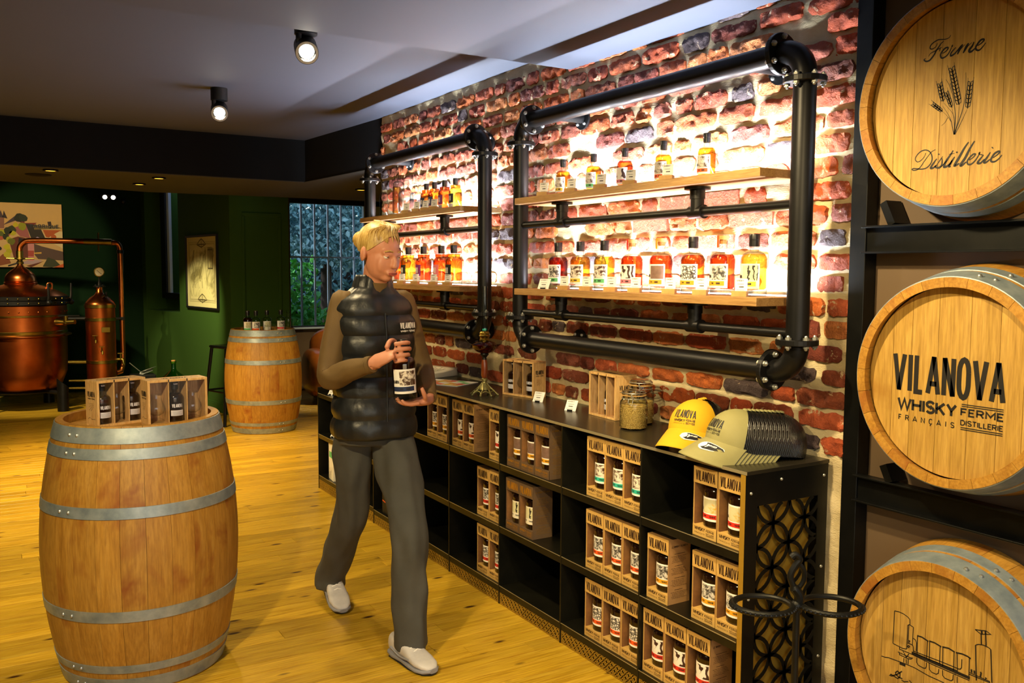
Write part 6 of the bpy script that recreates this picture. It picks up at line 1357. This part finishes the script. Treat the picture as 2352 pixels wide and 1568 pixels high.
mb.ball((0, .115, .03), .036, 0, 16, 10); o_ = hp_('hair', mb, 'hair')
# vest
def vest_r(z):
    tb = [(.83, .170, .150), (.93, .168, .142), (1.03, .156, .122), (1.13, .156, .122), (1.23, .164, .130), (1.30, .168, .124), (1.345, .162, .110), (1.38, .145, .098), (1.405, .118, .088), (1.43, .084, .076), (1.465, .074, .076), (1.48, .070, .072)]
    for (z0, a0, b0), (z1, a1, b1) in zip(tb[:-1], tb[1:]):
        if z <= z1: f = (z-z0)/(z1-z0); return a0+(a1-a0)*f, b0+(b1-b0)*f
    return tb[-1][1:]
rings = []; nz_ = 90; N_ = 64
for i in range(nz_+1):
    z = .83+.65*i/nz_; a, b = vest_r(z); q = abs(math.sin(PI*(z-.83)/.082))**.55; pu = .014*q*(1 if z < 1.40 else .5)-.008; rg = []
    for k in range(N_):
        th = 2*PI*k/N_; e_ = 2.3; c_, s_ = math.cos(th), math.sin(th); cx_ = math.copysign(abs(c_)**(2/e_), c_); sy_ = math.copysign(abs(s_)**(2/e_), s_)
        zip_ = -.006*math.exp(-((c_*a)/.012)**2) if s_ < 0 else 0; w_ = .006*noise.noise(Vector((c_*5, s_*5, z*16)))
        rg.append(W3(-.985+(a+pu+w_)*cx_, 3.372+(b+pu+w_+zip_)*sy_+.012*(z-1.1), z+.006*math.sin(th*9+z*40)*(q < .4)*0)-O)
    rings.append(rg)
vest = MB().loft(rings, 0, True, False).build('vest', 'vest', per); so = vest.modifiers.new('th', 'SOLIDIFY'); so.thickness = .004
MB().tube([W3(-.985, 3.235+.012*(z-1.1)+(0 if z < 1.3 else (z-1.3)*.42), z)-O for z in (.84, .95, 1.1, 1.25, 1.33)], .0035, 6).build('zip', 'black', vest)
mb = MB(); cN = lambda u, v: W3(-.893+u, 3.2325+.55*(u+.09)**2*3.2, 1.268+v)-O-W3(0, .010, 0)
word('VILANOVA', .026, .36, .13, .2, fit=.072, mb=mb, fn=cN, center=True); word('WHISKY FERME', .008, .8, .2, .2, fit=.070, mb=mb, fn=cN, center=True, y0=-.013); mb.build('chest_lettering', 'white', vest)
# sleeves
for s_, e_, w_, sd in ((SHR, ELR, WRR, 1), (SHL, ELL, WRL, 5)):
    up_ = tuple(a*.86+b*.14 for a, b in zip(s_, (O.x, s_[1], s_[2]))); wc = tuple(a*.94+b*.06 for a, b in zip(w_, e_))
    r_ = limb([up_, s_, tuple((a+b)/2 for a, b in zip(s_, e_)), e_, tuple((a+b)/2 for a, b in zip(e_, w_)), wc], [.046, .052, .050, .048, .043, .033], 28, 10, (.3, -.8, .5), .16, sd)
    o_ = MB().loft(r_, 0, True, True).build('sleeve', 'olive', per); c_ = limb([tuple(a*.9+b*.1 for a, b in zip(w_, e_)), tuple(a*1.0+b*0 for a, b in zip(w_, e_))], [.035, .032], 20, 3, (.3, -.8, .5)); MB().loft(c_, 0, True, True).build('cuff', 'olive', o_)
c_ = limb([(-.984, 3.368, 1.40), (-.982, 3.352, 1.462)], [(.068, .064), (.060, .060)], 24, 4); MB().loft(c_, 0, True, False).build('shirt_collar', 'olive', per)
# trousers
mb = MB(); mb.loft(limb([(-.985, 3.378, .80), (-.985, 3.378, .89), (-.985, 3.378, .97)], [(.150, .118), (.160, .118), (.150, .108)], 32, 6), 0)
for (h_, k_, a_, sd) in ((HPR, KNR, ANR, 2), (HPL, KNL, ANL, 8)):
    e_ = (a_[0], a_[1]+.006, a_[2]-.062); mid = tuple((a+b)/2 for a, b in zip(h_, k_)); m2 = tuple((a+b)/2 for a, b in zip(k_, a_))
    mb.loft(limb([h_, mid, k_, m2, a_, e_], [(.084, .082), (.082, .088), (.072, .076), (.068, .072), (.064, .070), (.066, .080)], 32, 10, (0, -1, 0), .22, sd), 0, True, True)
tr = mb.build('trousers', 'jeans', per); rm = tr.modifiers.new('remesh', 'REMESH'); rm.mode = 'VOXEL'; rm.voxel_size = .007; rm.use_smooth_shade = True; s2 = tr.modifiers.new('sm', 'SMOOTH'); s2.iterations = 5
# sneakers
def shoe(heel, toe, lift, name='sneaker'):
    H = Vector(heel)-O; T_ = Vector(toe)-O; f_ = (T_-H); L_ = f_.length; f_.normalize(); s_ = f_.cross(Vector((0, 0, 1))).normalized(); u_ = s_.cross(f_).normalized()
    root = bpy.data.objects.new('sneaker', None); col.objects.link(root); root.parent = per
    def sec(rows, nm, mat, n_=24, par=root):
        rg = []
        for q, w_, z0, z1 in rows:
            c = H+f_*(q*L_)+u_*((z0+z1)/2); rg.append([c+s_*(w_*math.copysign(abs(math.cos(t_))**.75, math.cos(t_)))+u_*((z1-z0)/2*math.copysign(abs(math.sin(t_))**.75, math.sin(t_))) for t_ in [2*PI*k/n_ for k in range(n_)]])
        return MB().loft(rg, 0, True, True).build(nm, mat, par)
    up = sec([(-.02, .018, .03, .07), (.0, .030, .022, .095), (.10, .036, .020, .105), (.28, .037, .020, .108), (.42, .038, .020, .085), (.58, .043, .018, .068), (.75, .046, .016, .052), (.90, .038, .016, .042), (.98, .022, .017, .034), (1.0, .010, .02, .028)], 'upper', 'sneaker')
    sec([(-.05, .015, .012, .03), (-.02, .032, .006, .034), (.12, .040, .003, .032), (.35, .037, .003, .026), (.60, .046, .002, .024), (.78, .049, .002, .022), (.93, .040, .004, .024), (1.02, .018, .010, .026)], 'midsole', 'sole')
    sec([(.0, .030, 0, .006), (.3, .035, 0, .005), (.6, .044, 0, .005), (.9, .036, 0, .006), (1.0, .012, .002, .008)], 'outsole', 'soledk')
    mb_ = MB()
    for q in (.36, .44, .52, .60): zt_ = .098-.105*(q-.30); c = H+f_*(q*L_)+u_*zt_; mb_.tube([c-s_*.022-u_*.006, c+u_*.003, c+s_*.022-u_*.006], .003, 6)
    mb_.build('laces', 'white', root)
    for sg in (-1, 1): MB().tube(smooth_path([H+f_*(.10*L_)+s_*(sg*.037)+u_*.05, H+f_*(.35*L_)+s_*(sg*.040)+u_*.034, H+f_*(.62*L_)+s_*(sg*.045)+u_*.040], 4), .004, 6).build('side_panel', 'sole', root)
    return root
shoe((-1.005, 3.125, .001), (-.955, 2.885, .001), 0); shoe((-1.025, 3.845, .060), (-1.035, 3.615, .002), 0)
# the bottle in the hands
t = thing('whisky_bottle', 'large whisky bottle with pale label held in both hands of the walking person', 'bottle', (-.958, 3.118, 1.006)); t.rotation_euler = (0, -.06, 0)
for n_2, me in bottle_mesh(.232, .046, 'l_orange', .72, 'capblack', 'glass', 'art_sepia', 'navy', -PI/2-.35, 'plain', lw=.10): put(n_2, me, t)
